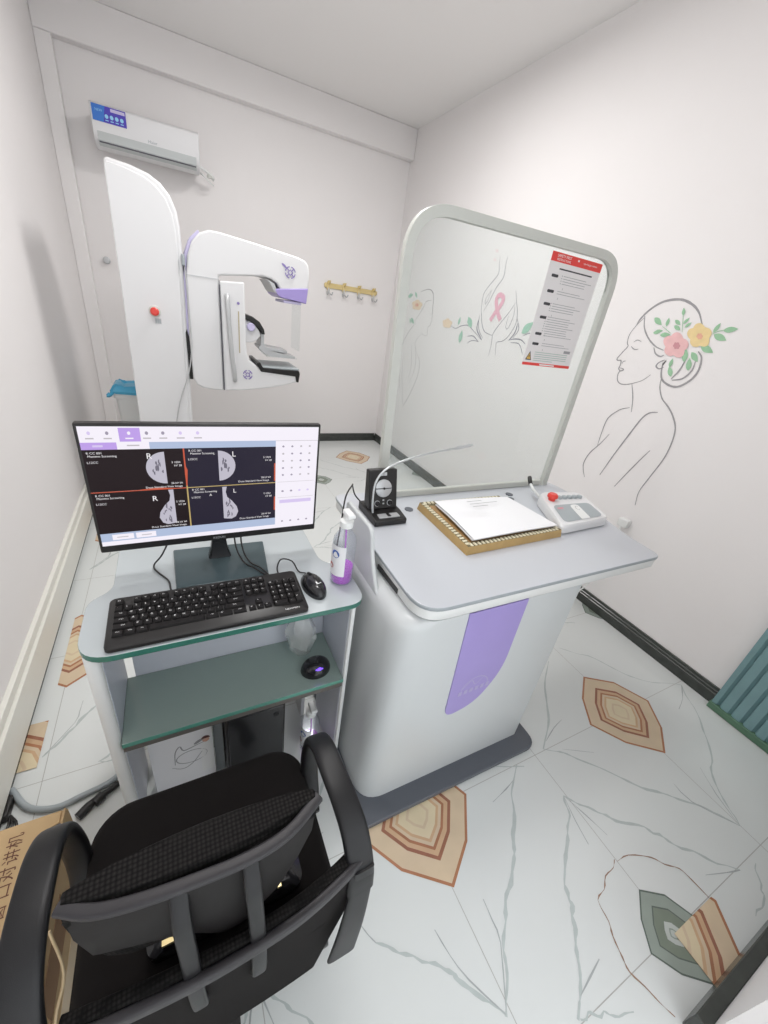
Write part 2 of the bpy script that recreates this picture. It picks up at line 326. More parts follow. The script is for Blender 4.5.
BIG_PINK = [(1.209, 1.546), (1.208, 1.539), (1.209, 1.532), (1.212, 1.526), (1.216, 1.522), (1.213, 1.515), (1.212, 1.508), (1.211, 1.501), (1.214, 1.495), (1.218, 1.49), (1.224, 1.487), (1.232, 1.486), (1.24, 1.486), (1.248, 1.489), (1.256, 1.493), (1.262, 1.49), (1.269, 1.487), (1.278, 1.487), (1.286, 1.489), (1.294, 1.492), (1.302, 1.498), (1.308, 1.504), (1.312, 1.512), (1.313, 1.519), (1.313, 1.526), (1.32, 1.531), (1.327, 1.538), (1.332, 1.545), (1.335, 1.552), (1.336, 1.559), (1.333, 1.566), (1.329, 1.571), (1.323, 1.574), (1.315, 1.576), (1.307, 1.576), (1.305, 1.582), (1.302, 1.588), (1.297, 1.592), (1.29, 1.595), (1.282, 1.595), (1.274, 1.594), (1.266, 1.59), (1.259, 1.585), (1.252, 1.579), (1.247, 1.573), (1.24, 1.571), (1.232, 1.569), (1.224, 1.564), (1.217, 1.559), (1.212, 1.553)]
BIG_PINK_C = [(1.244, 1.539), (1.244, 1.537), (1.244, 1.536), (1.244, 1.534), (1.245, 1.533), (1.247, 1.532), (1.246, 1.53), (1.245, 1.528), (1.245, 1.527), (1.245, 1.525), (1.246, 1.524), (1.247, 1.523), (1.249, 1.522), (1.251, 1.523), (1.253, 1.523), (1.255, 1.524), (1.256, 1.523), (1.258, 1.522), (1.259, 1.521), (1.261, 1.521), (1.263, 1.521), (1.265, 1.522), (1.267, 1.524), (1.268, 1.525), (1.269, 1.527), (1.27, 1.529), (1.272, 1.529), (1.274, 1.53), (1.276, 1.531), (1.278, 1.533), (1.279, 1.534), (1.279, 1.536), (1.279, 1.538), (1.279, 1.539), (1.277, 1.541), (1.276, 1.542), (1.277, 1.543), (1.278, 1.545), (1.278, 1.547), (1.278, 1.548), (1.277, 1.55), (1.275, 1.551), (1.273, 1.551), (1.271, 1.551), (1.269, 1.55), (1.267, 1.549), (1.266, 1.551), (1.265, 1.552), (1.263, 1.552), (1.261, 1.552), (1.259, 1.552), (1.257, 1.551), (1.256, 1.55), (1.254, 1.548), (1.253, 1.546), (1.253, 1.544), (1.251, 1.544), (1.248, 1.543), (1.247, 1.542), (1.245, 1.541)]
BIG_YELLOW = [(1.132, 1.597), (1.133, 1.591), (1.135, 1.586), (1.131, 1.58), (1.128, 1.574), (1.126, 1.567), (1.125, 1.561), (1.127, 1.555), (1.131, 1.551), (1.137, 1.548), (1.143, 1.548), (1.151, 1.548), (1.158, 1.55), (1.162, 1.547), (1.167, 1.544), (1.174, 1.542), (1.181, 1.542), (1.188, 1.543), (1.196, 1.547), (1.202, 1.552), (1.208, 1.558), (1.211, 1.565), (1.213, 1.572), (1.22, 1.575), (1.227, 1.58), (1.233, 1.586), (1.238, 1.592), (1.24, 1.599), (1.24, 1.606), (1.239, 1.611), (1.235, 1.616), (1.229, 1.619), (1.223, 1.621), (1.223, 1.626), (1.222, 1.632), (1.219, 1.638), (1.214, 1.641), (1.208, 1.643), (1.201, 1.644), (1.194, 1.642), (1.187, 1.638), (1.18, 1.634), (1.174, 1.629), (1.168, 1.628), (1.16, 1.627), (1.153, 1.625), (1.146, 1.621), (1.14, 1.616), (1.135, 1.61), (1.133, 1.603)]
BIG_YELLOW_C = [(1.164, 1.59), (1.164, 1.589), (1.164, 1.587), (1.164, 1.586), (1.165, 1.585), (1.166, 1.584), (1.165, 1.583), (1.165, 1.581), (1.164, 1.58), (1.165, 1.579), (1.165, 1.578), (1.166, 1.577), (1.168, 1.577), (1.17, 1.577), (1.171, 1.577), (1.173, 1.578), (1.174, 1.577), (1.175, 1.576), (1.176, 1.576), (1.178, 1.576), (1.179, 1.576), (1.181, 1.577), (1.182, 1.578), (1.183, 1.579), (1.184, 1.581), (1.185, 1.582), (1.187, 1.583), (1.188, 1.583), (1.19, 1.584), (1.191, 1.586), (1.192, 1.587), (1.192, 1.589), (1.192, 1.59), (1.192, 1.591), (1.191, 1.592), (1.19, 1.593), (1.191, 1.594), (1.191, 1.596), (1.191, 1.597), (1.191, 1.599), (1.19, 1.6), (1.189, 1.6), (1.188, 1.601), (1.186, 1.6), (1.185, 1.6), (1.183, 1.599), (1.182, 1.6), (1.181, 1.601), (1.18, 1.601), (1.178, 1.602), (1.176, 1.601), (1.175, 1.6), (1.174, 1.599), (1.172, 1.598), (1.172, 1.596), (1.171, 1.595), (1.169, 1.595), (1.168, 1.594), (1.166, 1.593), (1.165, 1.592)]
SMALL_LINES = [(0.008, [(3.823, 1.703), (3.694, 1.727), (3.611, 1.705), (3.575, 1.655), (3.562, 1.568), (3.549, 1.534), (3.581, 1.517)]), (0.004, [(3.553, 1.542), (3.533, 1.499), (3.554, 1.494), (3.535, 1.472), (3.555, 1.444), (3.546, 1.43), (3.598, 1.403), (3.579, 1.349), (3.618, 1.326), (3.698, 1.346)]), (0.004, [(3.605, 1.636), (3.696, 1.623), (3.735, 1.567), (3.809, 1.488), (3.873, 1.426)]), (0.006, [(3.831, 1.43), (3.966, 1.309), (4.048, 1.176), (4.062, 1.024), (4.019, 0.877), (3.966, 0.748)]), (0.005, [(3.989, 1.099), (3.96, 0.91), (3.842, 0.61), (3.8, 0.632), (3.713, 0.763), (3.636, 0.928), (3.628, 1.052), (3.667, 1.116), (3.711, 1.144)]), (0.004, [(3.695, 1.337), (3.782, 1.25), (3.733, 1.146), (3.712, 0.997), (3.791, 0.829)]), (0.004, [(3.847, 1.222), (3.789, 1.025), (3.804, 0.896)])]
SMALL_FLOWER = [(3.757, 1.59), (3.759, 1.584), (3.765, 1.579), (3.773, 1.574), (3.779, 1.57), (3.777, 1.564), (3.778, 1.558), (3.782, 1.553), (3.789, 1.548), (3.799, 1.544), (3.812, 1.542), (3.825, 1.541), (3.839, 1.542), (3.851, 1.545), (3.862, 1.546), (3.874, 1.544), (3.888, 1.542), (3.902, 1.542), (3.915, 1.544), (3.927, 1.547), (3.936, 1.552), (3.942, 1.558), (3.944, 1.564), (3.943, 1.57), (3.944, 1.575), (3.954, 1.58), (3.961, 1.585), (3.966, 1.591), (3.966, 1.597), (3.963, 1.603), (3.955, 1.608), (3.945, 1.612), (3.932, 1.614), (3.919, 1.616), (3.908, 1.617), (3.902, 1.622), (3.893, 1.627), (3.882, 1.63), (3.869, 1.632), (3.856, 1.632), (3.842, 1.63), (3.831, 1.627), (3.821, 1.623), (3.814, 1.617), (3.807, 1.613), (3.794, 1.612), (3.782, 1.61), (3.771, 1.606), (3.763, 1.601), (3.758, 1.596)]
SMALL_FLOWER_C = [(3.823, 1.586), (3.824, 1.585), (3.826, 1.583), (3.829, 1.582), (3.831, 1.581), (3.829, 1.579), (3.829, 1.577), (3.829, 1.575), (3.831, 1.574), (3.833, 1.572), (3.836, 1.572), (3.84, 1.571), (3.844, 1.571), (3.848, 1.572), (3.852, 1.572), (3.854, 1.57), (3.858, 1.569), (3.861, 1.569), (3.865, 1.568), (3.869, 1.569), (3.873, 1.57), (3.876, 1.571), (3.878, 1.572), (3.879, 1.574), (3.881, 1.576), (3.885, 1.576), (3.889, 1.577), (3.892, 1.578), (3.894, 1.579), (3.896, 1.581), (3.896, 1.583), (3.895, 1.584), (3.893, 1.586), (3.89, 1.587), (3.888, 1.589), (3.89, 1.59), (3.89, 1.592), (3.89, 1.594), (3.888, 1.595), (3.886, 1.597), (3.882, 1.598), (3.879, 1.598), (3.874, 1.598), (3.87, 1.598), (3.867, 1.597), (3.864, 1.599), (3.861, 1.6), (3.857, 1.6), (3.853, 1.601), (3.85, 1.6), (3.846, 1.599), (3.843, 1.598), (3.841, 1.597), (3.84, 1.595), (3.838, 1.593), (3.834, 1.593), (3.83, 1.592), (3.827, 1.591), (3.825, 1.59), (3.823, 1.588)]
SMALL_LEAVES = [[(4.068, 1.651), (3.97, 1.673)], [(3.936, 1.696), (3.877, 1.647)], [(3.941, 1.46), (3.864, 1.413)], [(3.933, 1.411), (3.967, 1.458)]]
HANDS_LINES = [(0.005, [(2.756, 1.96), (2.746, 1.907), (2.733, 1.847), (2.803, 1.777), (2.853, 1.712), (2.845, 1.624), (2.827, 1.566)]), (0.005, [(2.675, 1.958), (2.673, 1.899), (2.667, 1.827), (2.721, 1.758), (2.761, 1.672), (2.808, 1.597)]), (0.004, [(2.769, 1.743), (2.783, 1.678), (2.806, 1.644), (2.811, 1.685), (2.769, 1.743)]), (0.006, [(2.828, 1.581), (2.794, 1.508), (2.737, 1.452), (2.641, 1.435)]), (0.005, [(2.499, 1.743), (2.463, 1.672), (2.433, 1.62), (2.415, 1.54), (2.457, 1.452), (2.509, 1.41), (2.569, 1.393), (2.562, 1.352), (2.549, 1.301)]), (0.005, [(2.469, 1.671), (2.517, 1.601), (2.58, 1.526), (2.633, 1.448), (2.624, 1.374), (2.626, 1.29)]), (0.004, [(2.509, 1.581), (2.512, 1.511), (2.485, 1.499), (2.459, 1.578), (2.469, 1.645)]), (0.011, [(2.847, 1.526), (2.839, 1.458), (2.753, 1.392)]), (0.008, [(2.946, 1.396), (2.868, 1.405), (2.785, 1.37)]), (0.006, [(2.932, 1.344), (2.87, 1.372), (2.786, 1.373)]), (0.006, [(2.843, 1.565), (2.838, 1.504), (2.802, 1.446), (2.745, 1.406)]), (0.01, [(2.396, 1.542), (2.401, 1.479), (2.444, 1.422)]), (0.008, [(2.445, 1.425), (2.384, 1.439), (2.32, 1.44), (2.269, 1.418)]), (0.006, [(2.311, 1.468), (2.258, 1.49), (2.197, 1.487)]), (0.006, [(2.417, 1.411), (2.329, 1.411), (2.267, 1.349)]), (0.006, [(2.411, 1.568), (2.371, 1.503), (2.408, 1.444)]), (0.006, [(3.223, 1.455), (3.136, 1.439), (3.054, 1.467), (2.968, 1.477), (2.884, 1.446), (2.752, 1.389)])]
HANDS_LEAVES = [[(3.107, 1.468), (3.095, 1.534)], [(2.915, 1.466), (2.99, 1.542)], [(3.039, 1.331), (3.033, 1.436)], [(2.333, 1.482), (2.248, 1.561)], [(2.199, 1.339), (2.212, 1.439)], [(2.983, 1.492), (2.963, 1.538)]]
HANDS_FLOWER = [(3.199, 1.474), (3.2, 1.469), (3.204, 1.464), (3.21, 1.46), (3.215, 1.457), (3.213, 1.452), (3.213, 1.447), (3.216, 1.442), (3.221, 1.438), (3.228, 1.434), (3.237, 1.432), (3.247, 1.432), (3.257, 1.432), (3.266, 1.434), (3.274, 1.435), (3.283, 1.433), (3.293, 1.431), (3.303, 1.431), (3.313, 1.432), (3.322, 1.435), (3.329, 1.439), (3.333, 1.443), (3.335, 1.448), (3.335, 1.454), (3.336, 1.458), (3.343, 1.461), (3.349, 1.466), (3.352, 1.471), (3.353, 1.476), (3.351, 1.481), (3.346, 1.485), (3.338, 1.489), (3.329, 1.491), (3.32, 1.492), (3.312, 1.494), (3.307, 1.498), (3.301, 1.502), (3.293, 1.505), (3.284, 1.507), (3.274, 1.507), (3.264, 1.506), (3.256, 1.504), (3.248, 1.5), (3.243, 1.496), (3.237, 1.493), (3.228, 1.492), (3.218, 1.49), (3.21, 1.487), (3.204, 1.483), (3.2, 1.479)]
HANDS_BUDS = [[(2.785, 1.998), (2.785, 1.996), (2.785, 1.995), (2.787, 1.994), (2.788, 1.993), (2.791, 1.993), (2.79, 1.991), (2.79, 1.99), (2.791, 1.989), (2.793, 1.988), (2.795, 1.987), (2.798, 1.987), (2.8, 1.987), (2.803, 1.988), (2.806, 1.989), (2.808, 1.99), (2.811, 1.99), (2.813, 1.99), (2.816, 1.99), (2.819, 1.991), (2.821, 1.992), (2.823, 1.994), (2.824, 1.995), (2.825, 1.997), (2.824, 1.998), (2.823, 2.0), (2.825, 2.001), (2.827, 2.002), (2.828, 2.004), (2.828, 2.005), (2.827, 2.007), (2.825, 2.008), (2.823, 2.008), (2.821, 2.009), (2.818, 2.008), (2.815, 2.008), (2.814, 2.009), (2.812, 2.01), (2.81, 2.01), (2.807, 2.01), (2.804, 2.01), (2.802, 2.009), (2.799, 2.008), (2.797, 2.007), (2.796, 2.005), (2.795, 2.004), (2.792, 2.003), (2.79, 2.002), (2.788, 2.001), (2.786, 1.999)], [(2.788, 1.941), (2.788, 1.94), (2.788, 1.939), (2.789, 1.938), (2.791, 1.937), (2.793, 1.937), (2.793, 1.935), (2.793, 1.934), (2.794, 1.933), (2.795, 1.932), (2.797, 1.931), (2.799, 1.931), (2.802, 1.931), (2.804, 1.932), (2.807, 1.933), (2.809, 1.934), (2.811, 1.934), (2.813, 1.934), (2.816, 1.934), (2.818, 1.935), (2.821, 1.936), (2.822, 1.937), (2.823, 1.939), (2.824, 1.94), (2.823, 1.941), (2.823, 1.942), (2.824, 1.943), (2.826, 1.945), (2.826, 1.946), (2.826, 1.948), (2.826, 1.949), (2.824, 1.95), (2.822, 1.95), (2.82, 1.95), (2.818, 1.95), (2.815, 1.95), (2.814, 1.951), (2.812, 1.952), (2.81, 1.952), (2.808, 1.952), (2.805, 1.952), (2.803, 1.951), (2.801, 1.95), (2.799, 1.949), (2.798, 1.948), (2.797, 1.946), (2.795, 1.946), (2.792, 1.945), (2.79, 1.944), (2.789, 1.943)]]
HANDS_RIBBON = [(2.7, 1.534), (2.666, 1.591), (2.625, 1.639), (2.607, 1.686), (2.631, 1.711), (2.668, 1.71), (2.684, 1.683), (2.664, 1.634), (2.628, 1.587), (2.586, 1.547)]
VEINS = [(0.01, [(1.209, 0.516), (1.29, 0.462), (1.373, 0.373), (1.47, 0.253), (1.547, 0.194), (1.631, 0.12), (1.705, 0.019)]), (0.004, [(1.615, 0.212), (1.615, 0.141), (1.705, 0.019)]), (0.004, [(1.286, 0.486), (1.406, 0.424), (1.298, 0.442)]), (0.01, [(1.145, 0.354), (1.203, 0.289), (1.26, 0.22), (1.346, 0.164), (1.387, 0.102), (1.464, 0.018), (1.543, -0.052)]), (0.005, [(1.41, -0.009), (1.489, -0.036), (1.543, -0.052)]), (0.004, [(1.145, 0.354), (1.119, 0.278), (1.103, 0.21)]), (0.004, [(1.145, 0.354), (1.171, 0.275), (1.191, 0.202)]), (0.012, [(1.145, 0.354), (1.114, 0.298), (1.01, 0.225), (0.937, 0.168), (0.92, 0.122), (0.87, 0.07), (0.815, 0.007), (0.752, -0.037)]), (0.004, [(0.792, -0.012), (0.898, 0.012), (0.836, -0.002), (0.763, -0.028)]), (0.012, [(1.055, 0.509), (0.96, 0.435), (0.897, 0.352), (0.834, 0.284), (0.746, 0.223), (0.676, 0.156), (0.631, 0.09), (0.586, 0.044)]), (0.004, [(0.876, 0.44), (0.954, 0.456), (1.007, 0.471)]), (0.005, [(0.674, 0.244), (0.669, 0.194), (0.661, 0.151), (0.591, 0.05)]), (0.011, [(0.343, 0.291), (0.424, 0.229), (0.489, 0.173), (0.528, 0.121), (0.588, 0.047)]), (0.004, [(0.504, 0.248), (0.516, 0.188), (0.537, 0.132), (0.588, 0.047)]), (0.004, [(0.318, 0.341), (0.33, 0.313), (0.343, 0.291)]), (0.008, [(2.185, 0.493), (2.056, 0.337), (1.926, 0.227), (1.805, 0.158), (1.741, 0.079), (1.705, 0.019)]), (0.004, [(1.798, 0.205), (1.744, 0.118), (1.705, 0.019)]), (0.005, [(2.185, 0.493), (2.1, 0.441), (2.013, 0.411)]), (0.009, [(1.209, 0.516), (1.337, 0.606), (1.453, 0.739), (1.604, 0.856)]), (0.004, [(1.247, 0.537), (1.33, 0.569), (1.396, 0.584)]), (0.006, [(1.739, 0.905), (1.856, 0.807), (1.946, 0.647), (2.041, 0.561), (2.185, 0.493)]), (0.007, [(0.758, -0.039), (0.798, -0.048), (0.836, -0.066), (0.9, -0.09)]), (0.006, [(1.623, -0.065), (1.568, -0.103), (1.525, -0.127), (1.451, -0.135)])]
RUST_VEIN = [(1.15, 0.142), (1.204, 0.131), (1.281, 0.095), (1.303, 0.062), (1.34, 0.039), (1.345, 0.008), (1.352, -0.045)]
RUST_VEIN_2 = [(1.15, 0.142), (1.122, 0.132), (1.078, 0.129), (1.044, 0.108), (1.009, 0.096), (0.997, 0.05), (0.981, 0.021), (0.963, -0.016), (0.96, -0.042), (0.972, -0.073), (0.978, -0.106), (0.995, -0.138)]

# ================================================================ THE ROOM
XL, XR, YB, YF, ZC = -0.60, 2.235, 4.42, -0.155, 3.02
T = 0.12
def wall(name, a, b): return struct(MB().box(a, b, 'wall').build(name))
wall('wall_left', (XL - T, -1.6, 0), (XL, YB, ZC))
wall('wall_right', (XR, YF - T, 0), (XR + T, YB, ZC))
wall('wall_back', (XL - T, YB, 0), (XR + T, YB + T, ZC))
wall('wall_front', (1.0, YF - 0.03 - T, 0), (XR, YF - 0.03, ZC))
struct(MB().box((XL - T, -1.6, ZC), (XR + T, YB + T, ZC + T), 'ceiling').build('ceiling'))
struct(MB().box((XL, 4.34, 2.79), (XR, YB, ZC), 'wall').build('trim_1', bevel=0.006))
struct(MB().box((XL, 4.34, 0), (-0.507, YB, 2.79), 'wall').build('trim_2', bevel=0.006))

def skirting(name, axis, x0, x1, face, inward, h=0.088):
    mb = MB()
    prof = [(0, 0), (0.016, 0), (0.016, h * 0.62), (0.012, h * 0.66), (0.012, h * 0.80), (0.008, h * 0.84), (0.008, h), (0, h)]
    pts = [(face + inward * d, z) for d, z in prof]
    mb.prism(pts, axis, x0, x1, 'base_dark')
    mb.box(*(((x0, min(face, face + inward * 0.0075), h), (x1, max(face, face + inward * 0.0075), h + 0.002)) if axis == 0 else ((min(face, face + inward * 0.0075), x0, h), (max(face, face + inward * 0.0075), x1, h + 0.002))), 'base_top')
    return struct(mb.build(name))
skirting('baseboard_right', 1, 0.372, YB, XR, -1)
skirting('baseboard_back', 0, -0.5, XR - 0.02, YB, -1)
struct(MB().box((1.0, YF - 0.03, 0), (XR, YF, 0.075), 'base_dark').build('baseboard_front', bevel=0.003))
mb = MB(); mb.box((XL, -1.0, 0.032), (XL + 0.03, 4.33, 0.17), 'trunk'); mb.box((XL, -1.0, 0.17), (XL + 0.018, 4.33, 0.205), 'trunk'); mb.box((XL, -1.0, 0), (XL + 0.022, 4.33, 0.032), 'base_dark')
struct(mb.build('baseboard_left', bevel=0.002))

# floor: marble tiles with joints, veins and agate rosettes inlaid
fl = MB(); fl.box((XL - T, -1.6, -0.1), (XR + T, YB + T, 0), 'tile')
def f3(h): return lambda p: (p[0], p[1], h)
def clipd(pts): return all(XL <= p[0] <= XR and -0.9 <= p[1] <= YB for p in pts)
for k in range(-1, 5):
    x = 0.05 + 0.5525 * k
    if x < XR: fl.poly([(x - 0.0011, -1.5, 0.0003), (x + 0.0011, -1.5, 0.0003), (x + 0.0011, YB, 0.0003), (x - 0.0011, YB, 0.0003)], 'joint')
for k in range(-2, 8):
    y = 0.51 + 0.555 * k
    fl.poly([(XL, y - 0.0011, 0.0003), (XR, y - 0.0011, 0.0003), (XR, y + 0.0011, 0.0003), (XL, y + 0.0011, 0.0003)], 'joint')
OCT = [(0, .219), (.136, .134), (.212, -.012), (.124, -.136), (.008, -.220), (-.128, -.118), (-.214, .008), (-.126, .126)]
def clip_poly(P, xmin, xmax, ymin, ymax):
    for ax, lim, sg in ((0, xmin, 1), (0, xmax, -1), (1, ymin, 1), (1, ymax, -1)):
        out = []
        for i in range(len(P)):
            a, b = P[i - 1], P[i]; ia = sg * (a[ax] - lim) >= 0; ib = sg * (b[ax] - lim) >= 0
            if ia != ib:
                t = (lim - a[ax]) / (b[ax] - a[ax]); out.append((a[0] + (b[0] - a[0]) * t, a[1] + (b[1] - a[1]) * t))
            if ib: out.append(b)
        P = out
        if not P: return []
    return P
def rosette(cx, cy, rings, box=(XL, XR, -1.5, YB), h=0.0005):
    for s, m in rings:
        P = clip_poly([(cx + x * s, cy + y * s) for x, y in OCT], *box)
        if len(P) > 2: fl.poly([(p[0], p[1], h) for p in P], m)
        h += 0.00012
ORANGE = [(1.0, 'oa'), (.95, 'ob'), (.66, 'oc'), (.60, 'od'), (.52, 'oa'), (.47, 'ob'), (.41, 'od'), (.36, 'oe'), (.22, 'ob'), (.17, 'oe')]
GREEN = [(1.0, 'ga'), (.95, 'gb'), (.62, 'ga'), (.58, 'gc'), (.40, 'gc'), (.27, 'gd'), (.13, 'gb'), (.09, 'gd')]
for i in range(-1, 3):
    for j in range(-1, 4):
        x, y = 0.60 + 1.105 * i, 0.51 + 1.11 * j
        if i == -1: rosette(x, y + .04, ORANGE, (-0.528, XR, -1.5, YB)) if j else None
        else: rosette(x, y, [(s_ * .95, m_) for s_, m_ in ORANGE])
        x, y = 1.155 + 1.105 * i, -0.048 + 1.11 * j
        rosette(x, y, [(s_ * .50, m_) for s_, m_ in GREEN])
rosette(1.157, -0.048, ORANGE, (1.157, 1.5, -0.3, -0.048), 0.0022)
rosette(-0.60, 1.13, ORANGE, (XL, -0.527, 1.12, 1.30), 0.0022)
for i in (-2, -1, 0, 1):
    for j in range(-1, 4):
        for n, (w, pts) in enumerate(VEINS):
            if j and n in (18, 19, 20): continue
            if n in (15, 16, 17) and i != 0 or n in (0, 1, 2) and i < 0 or n in (9, 10, 11, 12, 13, 14) and i > 0: continue
            if n in (2, 8): pts = pts[:2]
            P = [(x + 1.105 * i, y + 1.11 * j) for x, y in pts]
            if w > .0055: P = [q for a, b in zip(P, P[1:]) for q in [a] + [(a[0] + (b[0] - a[0]) * t + random.uniform(-.006, .006), a[1] + (b[1] - a[1]) * t + random.uniform(-.006, .006)) for t in (.33, .66)]] + [P[-1]]
            if clipd(P): ribbon(fl, P, w * 0.8, 'vein' if w > .0055 else 'vein_fine', f3(0.0004 + 0.00001 * n), jit=0.6, k=2)
for p in (RUST_VEIN, RUST_VEIN_2): ribbon(fl, [(x + random.uniform(-.005, .005), y + random.uniform(-.005, .005)) for x, y in p], 0.0032, 'rust', f3(0.0009), jit=0.8, k=3)
struct(fl.build('floor', fix=False))

# ================================================================ MURALS (paint on the right wall)
def w3(d): return lambda p: (XR - d, p[0], p[1])
def leaf_pts(a, b, fat=0.34):
    a, b = Vector(a), Vector(b); d = b - a; n = Vector((-d.y, d.x)) * fat * 0.5; out = []
    for k in range(9): out.append(a + d * (k / 8) + n * math.sin(PI * (k / 8) ** 0.85))
    for k in range(7, 0, -1): out.append(a + d * (k / 8) - n * math.sin(PI * (k / 8) ** 0.85))
    return out
def mural_part(parent, name, polys, mt, d):
    mb = MB(); [mb.poly([w3(d)(q) for q in P], mt) for P in polys]; return mb.build(name, parent, fix=False)
def line_part(parent, name, lines, mt, d):
    mb = MB(); [ribbon(mb, p, w, mt, w3(d + .00004 * i), jit=0.12, k=5) for i, (w, p) in enumerate(lines)]; return mb.build(name, parent, fix=False)
mu = thing('wall_mural', 'large line painting of woman with pink and yellow flowers in her bun', 'mural', (XR, 0.9, 1.2))
line_part(mu, 'line_drawing', BIG_LINES, 'm_line', 0.001)
for st_ in BIG_STEMS: line_part(mu, 'stem', [st_], 'm_leaf', 0.0022)
for n, (a, b) in enumerate(BIG_LEAVES): mural_part(mu, 'leaf', [leaf_pts(a, b, 0.42)], 'm_leaf', 0.0023 + .00004 * n)
p = mural_part(mu, 'flower', [BIG_YELLOW], 'm_yel', 0.0032); p['label'] = 'yellow painted flower'
mural_part(p, 'flower_center', [BIG_YELLOW_C], 'm_yel2', 0.0035)
p = mural_part(mu, 'flower', [BIG_PINK], 'm_pink', 0.0038); p['label'] = 'pink painted flower'
mural_part(p, 'flower_center', [BIG_PINK_C], 'm_pink2', 0.0041)
mu = thing('wall_mural', 'painting of two hands cupping a pink ribbon between leafy sprays, seen through the clear shield', 'mural', (XR, 2.3, 1.4))
line_part(mu, 'line_drawing', HANDS_LINES, 'm_dark', 0.001)
for n, (a, b) in enumerate(HANDS_LEAVES): mural_part(mu, 'leaf', [leaf_pts(a, b, 0.5)], 'm_leaf2', 0.0022 + .0002 * n)
mural_part(mu, 'flower', [HANDS_FLOWER], 'm_peach', 0.003)
for b in HANDS_BUDS: mural_part(mu, 'flower_bud', [b], 'm_bud', 0.003)
mb = MB(); ribbon(mb, HANDS_RIBBON[:5], 0.034, 'm_rib', w3(0.0034), taper=False); ribbon(mb, HANDS_RIBBON[4:], 0.034, 'm_rib', w3(0.0038), taper=False); mb.build('ribbon', mu, fix=False)
mu = thing('wall_mural', 'small line painting of woman facing right with orange flower, near shield left post', 'mural', (XR, 3.6, 1.4))
line_part(mu, 'line_drawing', SMALL_LINES, 'm_line', 0.001)
for a, b in SMALL_LEAVES: mural_part(mu, 'leaf', [leaf_pts(a, b, 0.4)], 'm_leaf2', 0.0026)
p = mural_part(mu, 'flower', [SMALL_FLOWER], 'm_peach', 0.003); mural_part(p, 'flower_center', [SMALL_FLOWER_C], 'm_yel2', 0.0034)

# ================================================================ AIR CONDITIONER
ac = thing('air_conditioner', 'white wall-mounted split air conditioner with a blue sticker, high on back wall', 'air conditioner', (0, YB, 2.24))
AX0, AX1, AZ0, AZ1 = -0.335, 0.325, 2.235, 2.46
mb = MB(); mb.prism([(YB, AZ0 + .03), (YB, AZ1), (4.12, AZ1), (4.105, AZ1 - .012), (4.10, AZ0 + .075), (4.115, AZ0 + .03), (4.16, AZ0), (4.27, AZ0)], 0, AX0, AX1, 'white')
mb.build('housing', ac, bevel=0.006)
mb = MB(); mb.prism([(4.099, AZ0 + .075), (4.112, AZ0 + .028), (4.150, AZ0 + .004), (4.158, AZ0 + .010), (4.122, AZ0 + .034), (4.108, AZ0 + .077)], 0, AX0 + .025, AX1 - .025, 'ac_grey'); mb.build('air_flap', ac)
mb = MB(); mb.box((AX0 + .03, 4.1135, AZ0 + .018), (AX1 - .03, 4.120, AZ0 + .024), 'seam'); mb.build('air_slot', ac)
mb = MB(); mb.box((AX0 + .012, 4.0985, 2.362), (AX0 + .205, 4.102, 2.447), 'blue_st2'); mb.poly([(AX0 + .012, 4.0982, 2.362), (AX0 + .072, 4.0982, 2.362), (AX0 + .088, 4.0982, 2.447), (AX0 + .012, 4.0982, 2.447)], 'blue_st')
for k in range(4):
    cx = AX0 + .092 + k * .029
    mb.poly([(cx + .0105 * math.cos(a), 4.0980, 2.395 + .0115 * math.sin(a)) for a in [2 * PI * q / 14 for q in range(14)]], 'blue_lt')
    mb.box((cx - .009, 4.0979, 2.372), (cx + .009, 4.0983, 2.377), 'blue_lt')
mb.box((AX0 + .118, 4.0979, 2.424), (AX0 + .2, 4.0983, 2.441), 'lilac')
F = Matrix.Rotation(PI / 2, 4, 'X')
mb.text('NEW', .018, Matrix.Translation((AX0 + .05, 4.0978, 2.418)) @ F, 'blue_lt'); mb.build('energy_sticker', ac, fix=False)['label'] = 'blue and indigo sticker with round icons'
mb = MB(); mb.text('Haier', .026, Matrix.Translation((.02, 4.0985, 2.325)) @ F, 'grey'); mb.build('maker_mark', ac, fix=False)
mb = MB(); mb.tube([(.315, 4.24, 2.29), (.37, 4.25, 2.275), (.42, 4.26, 2.25), (.43, 4.305, 2.24)], .011, 'white2')
mb.tube([(.315, 4.33, 2.275), (.36, 4.24, 2.235), (.40, 4.26, 2.21), (.43, 4.305, 2.20)], .006, 'white2')
mb.lathe([(0, 0), (.02, 0), (.02, .012), (.014, .03), (0, .03)], (.40, 4.26, 2.235), 'offwhite'); mb.build('drain_pipe', ac)

# ================================================================ MAMMOGRAPHY MACHINE
ma = thing('mammography_machine', 'tall white mammography machine with purple-trimmed imaging arm, behind the monitor', 'x-ray machine', (-.05, 3.0, 0))
Y0, Y1 = 2.80, 3.17
colout = [(-.215, 0), (-.215, .03), (-.205, 1.955), (-.195, 1.968), (-.10, 1.960), (-.02, 1.942), (.03, 1.915), (.068, 1.872), (.093, 1.81), (.102, 1.74), (.104, 1.62), (.100, 1.40), (.086, .80), (.080, .03), (.080, 0)]
col_ = MB().prism(colout, 1, Y0 + .012, Y1, 'white').build('column', ma, bevel=0.012, seg=3)
inn = [(x if x < -.1 else x - .022, z - (.0 if z < .5 else .018)) for x, z in colout]
MB().prism(inn, 1, Y0, Y0 + .014, 'white').build('side_cover', col_, bevel=0.006, seg=3)
es = MB().lathe([(0, 0), (.030, 0), (.030, .006), (.024, .010), (0, .010)], (0, 0, 0), 'offwhite'); 
